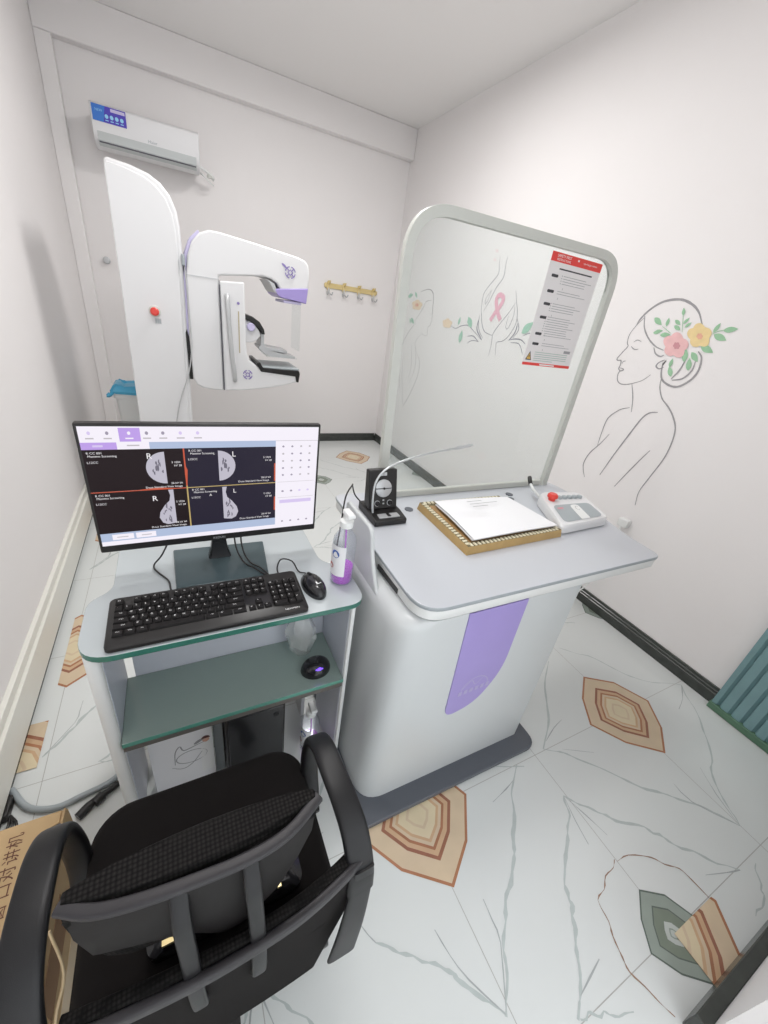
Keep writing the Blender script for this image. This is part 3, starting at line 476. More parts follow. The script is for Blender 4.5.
def yrot(mb, cx, y, cz):   # turn a lathe built around z so that it points towards the viewer side (-y)
    mb.v = [(cx + x, y - z, cz + yy) for x, yy, z in mb.v]; return mb
e = yrot(es, -.062, Y0 + .001, 1.318).build('emergency_stop_base', col_)
b = yrot(MB().lathe([(0, .008), (.012, .008), (.012, .020), (.021, .022), (.022, .032), (.016, .038), (0, .038)], (0, 0, 0), 'red'), -.062, Y0, 1.318).build('emergency_stop_button', col_); b['label'] = 'red emergency stop button'
mb = MB(); mb.box((-.066, Y0 - .002, 1.255), (-.034, Y0 + .001, 1.283), 'silver'); [mb.box((-.062 + k * .009, Y0 - .003, 1.259), (-.056 + k * .009, Y0, 1.279), 'grey') for k in range(3)]; mb.build('rating_plate', col_)
MB().box((-.24, 2.76, 0), (.14, 3.24, .035), 'offwhite').build('foot', ma, bevel=0.01)
GY0, GY1 = 2.80, 3.08
arm = [(.105, 1.2), (.112, 1.50), (.128, 1.62), (.155, 1.69), (.195, 1.735), (.245, 1.757), (.30, 1.757), (.50, 1.738), (.74, 1.711), (.785, 1.700), (.808, 1.678), (.816, 1.64), (.814, 1.545), (.64, 1.520), (.615, 1.555), (.58, 1.572), (.53, 1.578), (.30, 1.548), (.284, 1.542), (.284, .895), (.22, .897), (.16, .906), (.125, .925), (.108, .97)]
g = MB().prism(arm, 1, GY0, GY1, 'white').build('imaging_arm', ma, bevel=0.010, seg=3)
back = [(x - .012 if x < .2 else x, z) for x, z in arm if x < .26]
MB().prism([(.098, .98), (.094, 1.2), (.100, 1.50), (.116, 1.63), (.146, 1.705), (.19, 1.748), (.20, 1.735), (.155, 1.69), (.128, 1.62), (.112, 1.50), (.106, 1.2), (.11, .98)], 1, GY0 + .02, GY1 - .01, 'lilac').build('rear_trim', g, bevel=0.003)
MB().prism([(.090, .955), (.086, 1.22), (.094, 1.24), (.104, 1.20), (.108, .955)], 1, GY0 + .01, GY1 - .02, 'black').build('pivot_gasket', g)
MB().prism([(.60, 1.522), (.812, 1.552), (.803, 1.462), (.77, 1.468), (.645, 1.478), (.618, 1.492)], 1, GY0 - .004, GY1, 'purple').build('tube_head_cover', g, bevel=0.005)['label'] = 'purple lower cover of the tube head'
MB().prism([(.555, 1.568), (.60, 1.55), (.625, 1.495), (.600, 1.508), (.575, 1.548)], 1, GY0 - .003, GY1 - .02, 'silver').build('head_bracket', g)
MB().box((.66, GY0 + .01, 1.452), (.775, GY1 - .03, 1.468), 'lilac').build('collimator', g, bevel=.003)
MB().box((.772, GY0 + .02, 1.17), (.775, GY1 - .04, 1.454), 'face_shield').build('face_shield', g)
low = [(.287, 1.520), (.424, 1.530), (.427, 1.20), (.430, 1.13), (.445, 1.095), (.475, 1.072), (.52, 1.040), (.745, 1.015), (.768, 1.010), (.768, .985), (.755, .972), (.64, .940), (.52, .918), (.40, .902), (.287, .896)]
lo = MB().prism(low, 1, GY0 - .006, GY1 + .01, 'white').build('bucky_support', g, bevel=0.008, seg=3)
MB().prism([(.2835, .90), (.2875, .90), (.2875, 1.50), (.2835, 1.50)], 1, GY0 - .009, GY0 + .01, 'seam').build('cover_seam', g)
MB().box((.115, GY0 - .003, 1.524), (.284, GY0 + .001, 1.527), 'silver').build('cover_seam', g)
MB().prism([(.49, 1.072), (.515, 1.030), (.745, 1.012), (.752, .975), (.768, .972), (.776, 1.030), (.77, 1.048), (.53, 1.055), (.512, 1.085), (.49, 1.085)], 1, GY0 - .012, GY1 + .02, 'black').build('detector_housing', lo, bevel=0.003)
MB().box((.515, GY0 - .002, 1.050), (.772, GY1 + .022, 1.060), 'grey').build('detector_plate', lo, bevel=0.002)['label'] = 'dark grey breast support plate'
mb = MB(); mb.tube([(.325, GY0 - .008, 1.45), (.322, GY0 - .035, 1.42), (.326, GY0 - .04, 1.28), (.336, GY0 - .04, 1.12), (.348, GY0 - .035, 1.0), (.352, GY0 - .005, .965)], .014, 'silver', n=12); mb.build('grab_handle', lo)
MB().box((.383, GY0 - .009, 1.135), (.389, GY0 - .004, 1.372), 'cream_slot').build('height_scale', lo)
mb = yrot(MB().lathe([(0, 0), (.008, 0), (.008, .003), (0, .003)], (0, 0, 0), 'purple_line'), .386, GY0 - .006, 1.415); mb.build('indicator', lo)
def emblem(cx, cz, r, parent):
    mb = MB()
    for q in range(4):
        a0 = PI / 4 + q * PI / 2; pts = [(cx + r * math.cos(a0 + t), cz + r * math.sin(a0 + t)) for t in [-.62 + .124 * k for k in range(11)]]
        ribbon(mb, pts, .006, 'purple_line', lambda p: (p[0], GY0 - .0085, p[1]), taper=False, k=0)
        for t in (.45, .9): pass
        ribbon(mb, [(cx + r * .45 * math.cos(a0), cz + r * .45 * math.sin(a0)), (cx + r * .95 * math.cos(a0), cz + r * .95 * math.sin(a0))], .006, 'purple_line', lambda p: (p[0], GY0 - .0086, p[1]), taper=False, k=0)
    sq = [(cx + r * .5 * math.cos(q * PI / 2), cz + r * .5 * math.sin(q * PI / 2)) for q in range(5)]
    ribbon(mb, sq, .006, 'purple_line', lambda p: (p[0], GY0 - .0088, p[1]), taper=False, k=0)
    return mb.build('emblem', parent, fix=False)
emblem(.694, 1.622, .030, g).location.y = -.001
emblem(.432, 1.005, .027, lo).location.y = -.001
mb = MB(); ribbon(mb, [(.642, 1.662), (.655, 1.655), (.672, 1.64)], .012, 'purple_line', lambda p: (p[0], GY0 - .009, p[1]), k=3); mb.build('emblem_leaf', g, fix=False)
# compression paddle
pd = MB().prism([(.425, 1.36), (.47, 1.352), (.515, 1.325), (.542, 1.285), (.548, 1.255), (.530, 1.255), (.515, 1.283), (.49, 1.308), (.46, 1.322), (.425, 1.330)], 1, GY0 + .02, GY1 - .04, 'black').build('compression_paddle', g, bevel=.003)
MB().prism([(.425, 1.328), (.46, 1.320), (.49, 1.303), (.513, 1.275), (.525, 1.245), (.50, 1.215), (.47, 1.20), (.425, 1.195)], 1, GY0 + .035, GY1 - .06, 'white').build('paddle_carriage', pd, bevel=.004)
k_ = yrot(MB().lathe([(0, 0), (.024, 0), (.024, .022), (.020, .028), (0, .028)], (0, 0, 0), 'lilac'), .462, GY0 + .036, 1.290).build('paddle_knob', pd); k_['label'] = 'round lilac locking knob'
MB().prism([(.528, 1.256), (.548, 1.256), (.548, 1.18), (.600, 1.175), (.70, 1.165), (.70, 1.148), (.60, 1.156), (.755, 1.132), (.755, 1.118), (.59, 1.122), (.55, 1.135), (.515, 1.165), (.515, 1.178), (.528, 1.183)], 1, GY0 + .05, GY1 - .06, 'silver').build('paddle_frame', pd, bevel=.002)
MB().box((.56, GY0 + .03, 1.118), (.765, GY1 - .03, 1.124), 'face_shield').build('paddle_plate', pd)
mb = MB(); mb.tube([(.105, 2.83, 1.62), (.112, 2.80, 1.50), (.114, 2.79, 1.30), (.112, 2.785, 1.15), (.085, 2.78, 1.0), (.02, 2.775, .82), (-.03, 2.775, .60)], .0035, 'silver'); mb.build('cable', ma)
MB().box((.098, 2.785, 1.565), (.113, 2.82, 1.62), 'grey').build('cable_clip', ma, bevel=.003)

# ================================================================ COAT HOOKS, WALL KNOB, BIN
hk = thing('coat_hook_rail', 'pale brass coat rail with four wire hooks on the back wall', 'coat hooks', (1.69, YB, 1.63))
mb = MB(); mb.prism(rrect(1.442, 1.618, 2.036, 1.664, .02, 5), 1, YB - .016, YB, 'brass'); mb.build('rail', hk, bevel=.004)
for k in range(4):
    x = 1.488 + k * .167
    mb = MB(); mb.prism(rrect(x - .018, 1.60, x + .018, 1.685, .017, 5), 1, YB - .022, YB - .014, 'brass')
    mb.tube([(x, YB - .02, 1.655), (x, YB - .05, 1.665), (x, YB - .06, 1.685)], .0065, 'brass')
    for s_ in (-1, 1): mb.tube([(x, YB - .02, 1.62), (x + s_ * .008, YB - .035, 1.575), (x + s_ * .022, YB - .055, 1.560), (x + s_ * .032, YB - .065, 1.585)], .006, 'silver')
    mb.build('hook', hk)
mb = yrot(MB().lathe([(0, 0), (.026, 0), (.026, .006), (.016, .010), (.014, .03), (.02, .034), (.02, .045), (0, .047)], (0, 0, 0), 'silver'), -.40, YB, 1.55)
tag(mb.build('door_stop'), 'small round silver knob on back wall, left of the tall white column', 'knob')

bn = thing('waste_bin', 'white waste bin lined with a blue bag, behind the tall white column', 'bin', (-.28, 3.42, 0))
mb = MB(); mb.loft([[(x, y, z) for x, y in rrect(-.375 + q, 3.30 + q, -.15 - q, 3.53 - q, .025, 4)] for q, z in ((.03, 0), (.0, .70), (-.012, .705), (-.012, .745), (0, .748))], 'white2'); mb.build('body', bn)
mb = MB()
rg = []
for q, z in ((-.022, .735), (-.028, .75), (-.012, .775), (.006, .787), (.03, .785), (.05, .77)):
    rr = rrect(-.375 + q, 3.30 + q, -.15 - q, 3.53 - q, .03, 5); rg.append([(x, y, z + .008 * math.sin(i * 1.7 + q * 50)) for i, (x, y) in enumerate(rr)])
mb.loft(rg, 'blue_bag'); mb.tube([(-.380, 3.30, .77), (-.395, 3.285, .735), (-.415, 3.275, .725), (-.40, 3.28, .74)], .012, 'blue_bag', n=6); mb.build('bin_liner', bn)['label'] = 'bright blue plastic liner folded over the rim'

def rounded(P, rs, n=6):
    """polygon with its corners rounded by the given radii"""
    out = []; N = len(P)
    for i in range(N):
        p = Vector(P[i]); a = (Vector(P[i - 1]) - p); b = (Vector(P[(i + 1) % N]) - p); r = min(rs[i], a.length * .49, b.length * .49)
        if r < 1e-4: out.append((p.x, p.y)); continue
        q0 = p + a.normalized() * r; q1 = p + b.normalized() * r
        for k in range(n + 1):
            t = k / n; q = q0 * (1 - t) ** 2 + p * 2 * t * (1 - t) + q1 * t * t; out.append((q.x, q.y))
    return out
def slab(mb, outline, z0, z1, mt, side=None): return mb.prism(outline, 2, z0, z1, mt, side)

# ================================================================ OPERATOR CONSOLE with clear shield
co = thing('operator_console', 'white operator console with purple front stripe, grey top and tall framed clear shield', 'console', (.8, .85, 0))
slab(MB(), rounded([(.408, .535), (1.182, .535), (1.182, 1.22), (.408, 1.22)], [.02, .05, .05, .02]), .001, .022, 'grey_dark').build('base_plate', co, bevel=.003)
bo = []
for z, xl in ((.022, .425), (.25, .430), (.55, .443), (.70, .446), (.750, .449), (.775, .455), (.792, .468), (.800, .489)):
    bo.append([(x, y, z) for x, y in rounded([(xl, .602), (1.128, .602), (1.128, 1.12), (xl, 1.12)], [.09, .012, .012, .02], 8)])
bd = MB().loft(bo, 'body').build('body', co)
st = rounded([(.660, .800), (.682, .350), (.800, .372), (.880, .50), (.880, .800)], [0, .045, .12, .10, 0], 8)
MB().prism(st, 1, .5985, .604, 'purple').build('front_stripe', co)['label'] = 'purple front stripe with rounded foot'
mb = MB(); cx, cz = .775, .455
t3 = lambda p: (p[0], .598, p[1])
ribbon(mb, [(cx + .055 * math.cos(a), cz + .055 * math.sin(a)) for a in [PI * .05 + PI * .9 * k / 12 for k in range(13)]], .004, 'purple_faint', t3, taper=False, k=0)
ribbon(mb, [(cx - .05, cz + .015), (cx - .02, cz + .045), (cx, cz + .02), (cx + .03, cz + .05)], .004, 'purple_faint', t3, k=3)
for k in range(6): mb.box((cx - .062 + k * .022, .5978, cz - .014 + k * .001), (cx - .048 + k * .022, .5983, cz + .004 + k * .001), 'purple_faint')
mb.build('printed_emblem', co, fix=False)
top = rounded([(.490, .590), (1.500, .587), (1.512, .72), (1.625, 1.13), (1.60, 1.27), (.50, 1.27)], [.085, .035, .02, .10, .10, .03], 8)
def inset(P, d, c=(1.0, .93)):
    out = []
    for x, y in P:
        v = Vector((x - c[0], y - c[1])); out.append((x - math.copysign(min(d, abs(v.x)), v.x) * (abs(v.x) > .2), y - math.copysign(min(d, abs(v.y)), v.y) * (abs(v.y) > .15)))
    return out
MB().prism(top, 2, .842, .855, 'grey_lt', 'grey_edge').build('worktop', co, bevel=.004, seg=3)
mb = MB(); mb.loft([[(x, y, z) for x, y in inset(top, d)] for d, z in ((.003, .842), (.004, .812), (.012, .802), (.03, .798))][::-1], 'white2')
ap = mb.build('apron', co)
MB().prism([(.722, .812), (.85, .808), (.85, .824), (.722, .828)], 0, .4935, .500, 'black').build('vent_slot', ap)
mb = MB()
for yy in range(1):
    mb.prism(rounded([(.66, .03), (.68, .70), (.79, .80), (.838, .885), (.850, .948), (1.045, .948), (1.045, .03)], [0, .08, .08, .06, .035, .02, 0], 6), 0, .4565, .4695, 'body', 'body', True)
mb.build('side_panel', co, bevel=.004)
for x, y in ((.735, 1.10), (1.24, 1.10), (1.27, 1.14)): MB().lathe([(0, 0), (.016, 0), (.016, .003), (0, .003)], (x, y, .855), 'grey_dark').build('cable_grommet', co)
# shield, standing on the rear of the worktop
SY = 1.20; KS = SY / 1.24
def sp(x, z): return (x * KS, 1.5 + (z - 1.5) * KS)
outl = rounded([sp(.672, .832), sp(.642, 1.80), sp(1.615, 1.812), sp(1.617, .832)], [.005, .155, .13, .005], 12)
inl = rounded([sp(.706, .832), sp(.673, 1.770), sp(1.584, 1.782), sp(1.586, .832)], [.005, .12, .10, .005], 12)
mb = MB(); n = len(outl); vs = []
for y in (SY, SY + .022):
    for pl in (outl, inl): vs += [(x, y, max(z, .855)) for x, z in pl]
fs = []
for i in range(n - 1):
    j = i + 1; a, b, c, d = i, j, n + j, n + i
    fs += [(a, b, c, d), (2 * n + d, 2 * n + c, 2 * n + b, 2 * n + a), (a, 2 * n + a, 2 * n + b, b), (d, c, 2 * n + c, 2 * n + d)]
fs += [(0, n, 3 * n, 2 * n), (n - 1, 3 * n - 1, 4 * n - 1, 2 * n - 1)]
mb.add(vs, fs, 'offwhite'); sf = mb.build('shield_frame', co, bevel=.004)
MB().box((sp(.72, 0)[0], SY + .004, .855), (sp(1.57, 0)[0], SY + .021, .880), 'offwhite').build('shield_sill', co, bevel=.003)
gl = [(x, z) for x, z in inl]; gl[0] = (gl[0][0], .878); gl[-1] = (gl[-1][0], .878)
gl = [(x, max(z, .878)) for x, z in gl]
MB().prism(gl, 1, SY + .014, SY + .020, 'glass').build('shield_pane', co)['label'] = 'clear protective pane'
gx0 = min(x for x, z in inl); 

# instruction poster taped on the pane
px0, px1, pz0, pz1 = 1.243 * KS, 1.515 * KS, sp(0, 1.381)[1], sp(0, 1.766)[1]
PY = SY + .0125; W_, H_ = px1 - px0, pz1 - pz0
def PP(u, v): return (px0 + u * W_, pz1 - v * H_)
po = thing('instruction_poster', 'grey instruction poster with red header and footer, taped on the clear shield', 'poster', (px0 + W_ / 2, PY, pz0))
def prect(mb, u0, v0, u1, v1, mt, d=0.0): 
    a = PP(u0, v0); b = PP(u1, v1); y = PY - .0012 - d
    return mb.poly([(a[0], y, a[1]), (b[0], y, a[1]), (b[0], y, b[1]), (a[0], y, b[1])], mt)
mb = MB(); mb.box((px0, PY - .001, pz0), (px1, PY, pz1), 'poster'); mb.build('sheet', po)
mb = MB(); prect(mb, 0, 0, 1, .075, 'red_print'); prect(mb, .50, .018, .53, .034, 'white_print', .0002)
mb.text('SAFETY FIRST', .012, Matrix.Translation((*((lambda q: (q[0], PY - .0016, q[1]))(PP(.24, .025))),)) @ F, 'white_print')
mb.text('INSTRUCTIONS', .010, Matrix.Translation((PP(.24, .055)[0], PY - .0016, PP(.24, .055)[1])) @ F, 'white_print')
mb.text('operating procedure', .009, Matrix.Translation((PP(.76, .035)[0], PY - .0016, PP(.76, .035)[1])) @ F, 'white_print'); mb.build('header', po, fix=False)['label'] = 'red header band'
mb = MB(); prect(mb, 0, .972, 1, 1, 'red_print'); prect(mb, .35, .980, .66, .992, 'white_print', .0002); mb.build('footer', po, fix=False)
mb = MB(); prect(mb, .20, .118, .86, .130, 'ink')
lines = [(.185, .30, 4), (.315, .26, 2), (.425, .24, 4), (.545, .22, 7), (.695, .24, 2), (.790, .26, 2)]
for v, u, k in lines:
    mb2 = MB(); mb2.prism(rrect(PP(.09, 0)[0], PP(0, v + .013)[1], PP(.215, 0)[0], PP(0, v - .012)[1], .0035, 3), 1, PY - .0014, PY - .001, 'ink'); mb2.build('step_mark', po, fix=False)
    for q in range(k):
        prect(mb, u + .02, v - .012 + q * .0215, u + (.48 if q % 3 != 1 else .60), v - .0075 + q * .0215, 'ink_soft')
        if k > 2: prect(mb, u - .015, v - .014 + q * .0215, u, v - .006 + q * .0215, 'ink_soft')
    prect(mb, u + .06, v + k * .0215, u + .068, v + k * .0215 + .018, 'ink_soft')
prect(mb, .19, .865, .88, .872, 'ink_green'); prect(mb, .19, .885, .88, .892, 'ink_green'); prect(mb, .19, .905, .88, .912, 'ink_green'); prect(mb, .19, .925, .88, .932, 'ink_green'); prect(mb, .19, .945, .60, .952, 'ink_green')
prect(mb, .78, .825, .92, .852, 'ink_soft'); mb.build('printed_text', po, fix=False)
mb = MB(); a = PP(.035, .950); b = PP(.155, .950); c = PP(.095, .862)
mb.poly([(a[0], PY - .0014, a[1]), (b[0], PY - .0014, b[1]), (c[0], PY - .0014, c[1])], 'ink')
a = PP(.055, .940); b = PP(.135, .940); c = PP(.095, .882); mb.poly([(a[0], PY - .0016, a[1]), (b[0], PY - .0016, b[1]), (c[0], PY - .0016, c[1])], 'warn')
prect(mb, .088, .902, .102, .925, 'ink', .0006); mb.build('warning_triangle', po, fix=False)

# intercom with gooseneck microphone
ic = thing('desk_intercom', 'black desk intercom with round silver speaker and gooseneck microphone on console top', 'intercom', (.63, 1.07, .855))
mb = MB(); mb.prism([(1.005, .8555), (1.15, .8555), (1.15, .885), (1.06, .885), (1.005, .876)], 0, .550, .672, 'black'); ib = mb.build('base', ic, bevel=.004)
MB().prism([(1.072, .884), (1.120, .884), (1.134, 1.015), (1.108, 1.018)], 0, .556, .664, 'black').build('front_panel', ic, bevel=.004)
tl = Vector((0, .036, .134)).normalized(); nrm = Vector((0, -.134, .036)).normalized()
Mf = Matrix(((1, tl.x, nrm.x, .610), (0, tl.y, nrm.y, 1.072), (0, tl.z, nrm.z, .884), (0, 0, 0, 1)))
def onf(mb): mb.v = [tuple(Mf @ Vector(v)) for v in mb.v]; return mb
mb = MB(); mb.lathe([(0, -.002), (.031, -.002), (.031, .003), (.028, .005), (0, .005)], (0, .074, 0), 'silver', n=36); onf(mb).build('speaker_grille', ic)['label'] = 'round silver speaker grille'
mb = MB(); mb.box((-.031, .0725, .004), (.031, .0755, .006), 'ink'); mb.lathe([(0, 0), (.004, 0), (.004, .008), (0, .008)], (0, .074, 0), 'black'); onf(mb).build('grille_bar', ic)
mb = MB(); mb.box((-.012, .118, 0), (-.001, .129, .002), 'silver'); mb.box((.001, .118, 0), (.012, .129, .002), 'silver'); onf(mb).build('badge', ic)
for x in (-.024, .024):
    mb = MB(); mb.lathe([(0, 0), (.0085, 0), (.0085, .006), (.006, .010), (0, .010)], (x, .022, 0), 'black_gloss'); mb.lathe([(.0085, 0), (.0105, 0), (.0105, .002), (.0085, .002)], (x, .022, 0), 'silver'); onf(mb).build('knob', ic)
mb = MB(); mb.box((-.003, .018, 0), (.003, .023, .002), 'silver'); mb.box((-.003, .030, 0), (.003, .035, .002), 'silver'); onf(mb).build('indicator', ic)
mb = MB(); mb.box((.572, 1.018, .8775), (.650, 1.045, .8825), 'silver'); mb.box((.605, 1.02, .882), (.617, 1.043, .885), 'black'); mb.build('call_key', ic, bevel=.002)
mb = MB(); mb.tube([(.562, 1.055, .88), (.561, 1.065, .93), (.568, 1.075, .985), (.598, 1.082, 1.025), (.66, 1.088, 1.052), (.77, 1.092, 1.078), (.88, 1.094, 1.093)], .0038, 'steel'); mb.build('gooseneck', ic)
mb = MB(); mb.tube([(.88, 1.094, 1.093), (.915, 1.0943, 1.0985), (.945, 1.095, 1.103)], .0062, 'silver', sm=0); mb.tube([(.90, 1.0943, 1.0962), (.912, 1.0943, 1.098)], .0072, 'silver', sm=0); mb.tube([(.945, 1.095, 1.103), (.957, 1.095, 1.1045)], .004, 'silver', sm=0); mb.build('microphone', ic)
mb = MB(); mb.tube([(.565, 1.15, .872), (.54, 1.165, .90), (.51, 1.13, .955), (.482, 1.07, .985), (.45, 1.04, .96), (.435, 1.02, .88), (.425, 1.03, .70)], .0026, 'black'); mb.build('cable', ic)

# picture frame used as a tray, with papers
fr = thing('picture_frame', 'ochre picture frame with beaded cream border lying flat under white papers', 'picture frame', (.98, .94, .855))
FO = [(.764, .779), (1.205, .791), (1.158, 1.093), (.770, 1.099)]
def ins(P, d):
    c = sum((Vector(p) for p in P), Vector((0, 0))) / 4
    return [(x + math.copysign(d, c.x - x), y + math.copysign(d, c.y - y)) for x, y in P]
mb = MB(); z0, z1 = .8558, .884
def bandring(mb, A, B, za, zb, mt):
    for i in range(4):
        j = (i + 1) % 4; mb.poly([(*A[i], za), (*A[j], za), (*B[j], zb), (*B[i], zb)], mt)
bandring(mb, FO, ins(FO, -.003), z0, z1 - .008, 'gold'); bandring(mb, ins(FO, -.003), ins(FO, .004), z1 - .008, z1, 'gold')
bandring(mb, ins(FO, .004), ins(FO, .012), z1, z1 - .001, 'bead_dark'); bandring(mb, ins(FO, .012), ins(FO, .030), z1 - .001, z1 - .004, 'bead_dark'); bandring(mb, ins(FO, .030), ins(FO, .048), z1 - .004, z1 - .006, 'tray_in')
bandring(mb, FO, ins(FO, .05), z0, z0, 'gold'); mb.poly([(*p, z1 - .006) for p in ins(FO, .048)], 'tray_in')
mb.build('moulding', fr)
mb = MB(); P = ins(FO, .014)
for i in range(4):
    a = Vector(P[i]); b = Vector(P[(i + 1) % 4]); L = (b - a).length; n = int(L / .016)
    for k in range(n):
        p = a + (b - a) * (k + .5) / n; t = (b - a).normalized(); hx = .0046 if abs(t.x) > .5 else .0085; hy = .0085 if abs(t.x) > .5 else .0046
        mb.box((p.x - hx, p.y - hy, z1 - .003), (p.x + hx, p.y + hy, z1 + .002), 'bead')
o = mb.build('beading', fr, bevel=.0012, seg=1); o['kind'] = 'stuff'
def sheet(P, z0, dz, curl, mt):
    """loose sheet with a gentle wave; P = four corners"""
    mb = MB(); N = 12; g = []
    a, b, c, d = [Vector(p) for p in P]
    for i in range(N + 1):
        for j in range(N + 1):
            u, v = i / N, j / N; q = (a * (1 - u) + b * u) * (1 - v) + (d * (1 - u) + c * u) * v
            z = z0 + curl * (math.sin(u * 2.6 + .3) * .5 + .6 * (1 - u) * math.sin(v * PI)) + random.uniform(0, .0004)
            g.append((q.x, q.y, z))
    fs = [(i * (N + 1) + j, (i + 1) * (N + 1) + j, (i + 1) * (N + 1) + j + 1, i * (N + 1) + j + 1) for i in range(N) for j in range(N)]
    m2 = len(g); g2 = g + [(x, y, z - dz) for x, y, z in g]
    mb.add(g2, fs, mt, True); mb.add(g2, [tuple(m2 + k for k in f[::-1]) for f in fs], mt, True)
    rim = [j for j in range(N + 1)] + [(i) * (N + 1) + N for i in range(1, N + 1)] + [N * (N + 1) + j for j in range(N - 1, -1, -1)] + [i * (N + 1) for i in range(N - 1, 0, -1)]
    mb.add(g2, [(rim[k], m2 + rim[k], m2 + rim[(k + 1) % len(rim)], rim[(k + 1) % len(rim)]) for k in range(len(rim))], 'paper_edge')
    return mb
pb = sheet([(.798, .806), (1.185, .816), (1.175, 1.050), (.818, 1.058)], .8900, .0035, .006, 'paper').build('paper_sheet')
tag(pb, 'lower white sheets of the loose stack lying on the picture frame', 'paper')
pt = thing('paper_sheet', 'top white sheet with faint printed lines on the picture frame', 'paper', (.98, .93, .89))
pm = sheet([(.800, .800), (1.192, .810), (1.165, 1.052), (.822, 1.072)], .8945, .0015, .008, 'paper').build('sheet', pt)
mb = MB()
for k in range(3): ribbon(mb, [(.93, 1.02 - k * .020), (1.00 + .06 * (k % 2), 1.02 - k * .020)], .003, 'ink_soft', lambda p: (p[0], p[1], .9095), taper=False, k=0)
mb.build('printed_text', pt, fix=False)

# control box
cb = thing('control_box', 'white control box with red knob and row of grey keys at right of console top', 'control panel', (1.38, .92, .855))
CO = [(1.205, .800), (1.495, .812), (1.560, 1.02), (1.335, 1.055)]
r0 = rounded(CO, [.035, .03, .04, .05], 6); c0 = Vector((1.39, .92))
mb = MB(); mb.loft([[(c0.x + (x - c0.x) * s_, c0.y + (y - c0.y) * s_, z if k < 3 else z + (y - .8) * .05) for x, y in r0] for k, (s_, z) in enumerate(((.96, .8558), (1.0, .860), (1.0, .882), (.995, .884), (.95, .892)))], 'white'); mb.build('case', cb)
zt = lambda x, y: .8925 + (y - .8) * .05
def inbox(u, v):  # u,v in 0..1 over the top
    a, b, c, d = [Vector(p) for p in CO]; q = (a * (1 - u) + b * u) * (1 - v) + (d * (1 - u) + c * u) * v
    return (q.x, q.y)
def top_patch(mb, uv, mt, h=.001): return mb.poly([(*inbox(u, v), zt(*inbox(u, v)) + h) for u, v in uv], mt)
mb = MB(); top_patch(mb, rounded([(.10, .08), (.90, .08), (.90, .55), (.10, .55)], [.1, .1, .1, .1]), 'grey'); mb.build('key_field', cb, fix=False)
mb = MB(); top_patch(mb, rounded([(.44, .08), (.62, .08), (.62, .52), (.44, .52)], [.02, .02, .08, .08]), 'white2', .002); ribbon(mb, [(.55 + .035 * math.cos(a), .40 + .06 * math.sin(a)) for a in [k * .5 + .6 for k in range(11)]], .008, 'ink_soft', lambda p: (*inbox(p[0], p[1]), zt(*inbox(p[0], p[1])) + .0026), taper=False, k=0); mb.build('dial_mark', cb, fix=False)
mb = MB(); top_patch(mb, [(.15, .42), (.27, .42), (.27, .47), (.15, .47)], 'm_pink2', .002); mb.build('red_print', cb, fix=False)
for k in range(5):
    x, y = inbox(.36 + k * .115, .76); mb = MB(); mb.loft([[(x + (a - 0) , y + b, zt(x, y) - .001 + z) for a, b in rrect(-.0115 * q, -.010 * q, .0115 * q, .010 * q, .007 * q, 4)] for q, z in ((1, 0), (1, .008), (.8, .011))], 'grey'); mb.build('key', cb)
x, y = inbox(.17, .72); mb = MB(); mb.lathe([(0, 0), (.014, 0), (.014, .012), (.021, .014), (.021, .024), (.016, .030), (0, .030)], (x, y, zt(x, y) - .002), 'red'); mb.build('stop_button', cb)['label'] = 'red mushroom stop button'
mb = MB(); mb.tube([(1.36, 1.05, .875), (1.34, 1.08, .90), (1.345, 1.11, .915)], .006, 'white2'); mb.tube([(1.345, 1.11, .915), (1.352, 1.125, .925), (1.362, 1.14, .932)], .009, 'black'); mb.build('cable', cb)

# ================================================================ COMPUTER CART
ct = thing('computer_cart', 'low computer cart with frosted green-edged glass top and glass shelf, left of the console', 'cart', (.1, .95, 0))
tp = rounded([(-.243, .765), (.430, .765), (.430, .945), (.362, .985), (.362, 1.27), (-.192, 1.27), (-.192, 1.0), (-.243, .965)], [.075, .055, .05, .05, .03, .03, .05, .05], 8)
MB().prism(tp, 2, .748, .765, 'desk_top', 'desk_edge').build('glass_top', ct, bevel=.0015)
p = MB().prism(rounded([(-.234, .785), (-.203, .785), (-.203, 1.0), (-.234, 1.0)], [.014, .014, .003, .003]), 2, 0, .748, 'white2').build('side_panel', ct, bevel=.002)
MB().box((-.203, .80, .02), (-.2015, .995, .746), 'panel_blue').build('panel_lining', p)
p = MB().prism(rounded([(.391, .778), (.404, .778), (.404, 1.0), (.391, 1.0)], [.005, .005, .003, .003]), 2, 0, .748, 'white2').build('side_panel', ct, bevel=.002)
MB().box((.3895, .79, .02), (.391, .995, .746), 'panel_blue').build('panel_lining', p)
MB().box((-.180, .985, .44), (.389, .998, .748), 'panel_blue').build('back_panel', ct, bevel=.001)
MB().box((-.17, 1.0, 0), (-.155, 1.22, .748), 'white2').build('rear_leg_panel', ct, bevel=.002)
MB().box((.33, 1.0, 0), (.345, 1.22, .748), 'white2').build('rear_leg_panel', ct, bevel=.002)
MB().prism([(-.201, .772), (.389, .772), (.389, .984), (-.201, .984)], 2, .441, .456, 'shelf', 'shelf_edge').build('glass_shelf', ct, bevel=.001)
MB().box((-.201, .778, .416), (.389, .984, .441), 'brown_dark').build('shelf_frame', ct, bevel=.001)

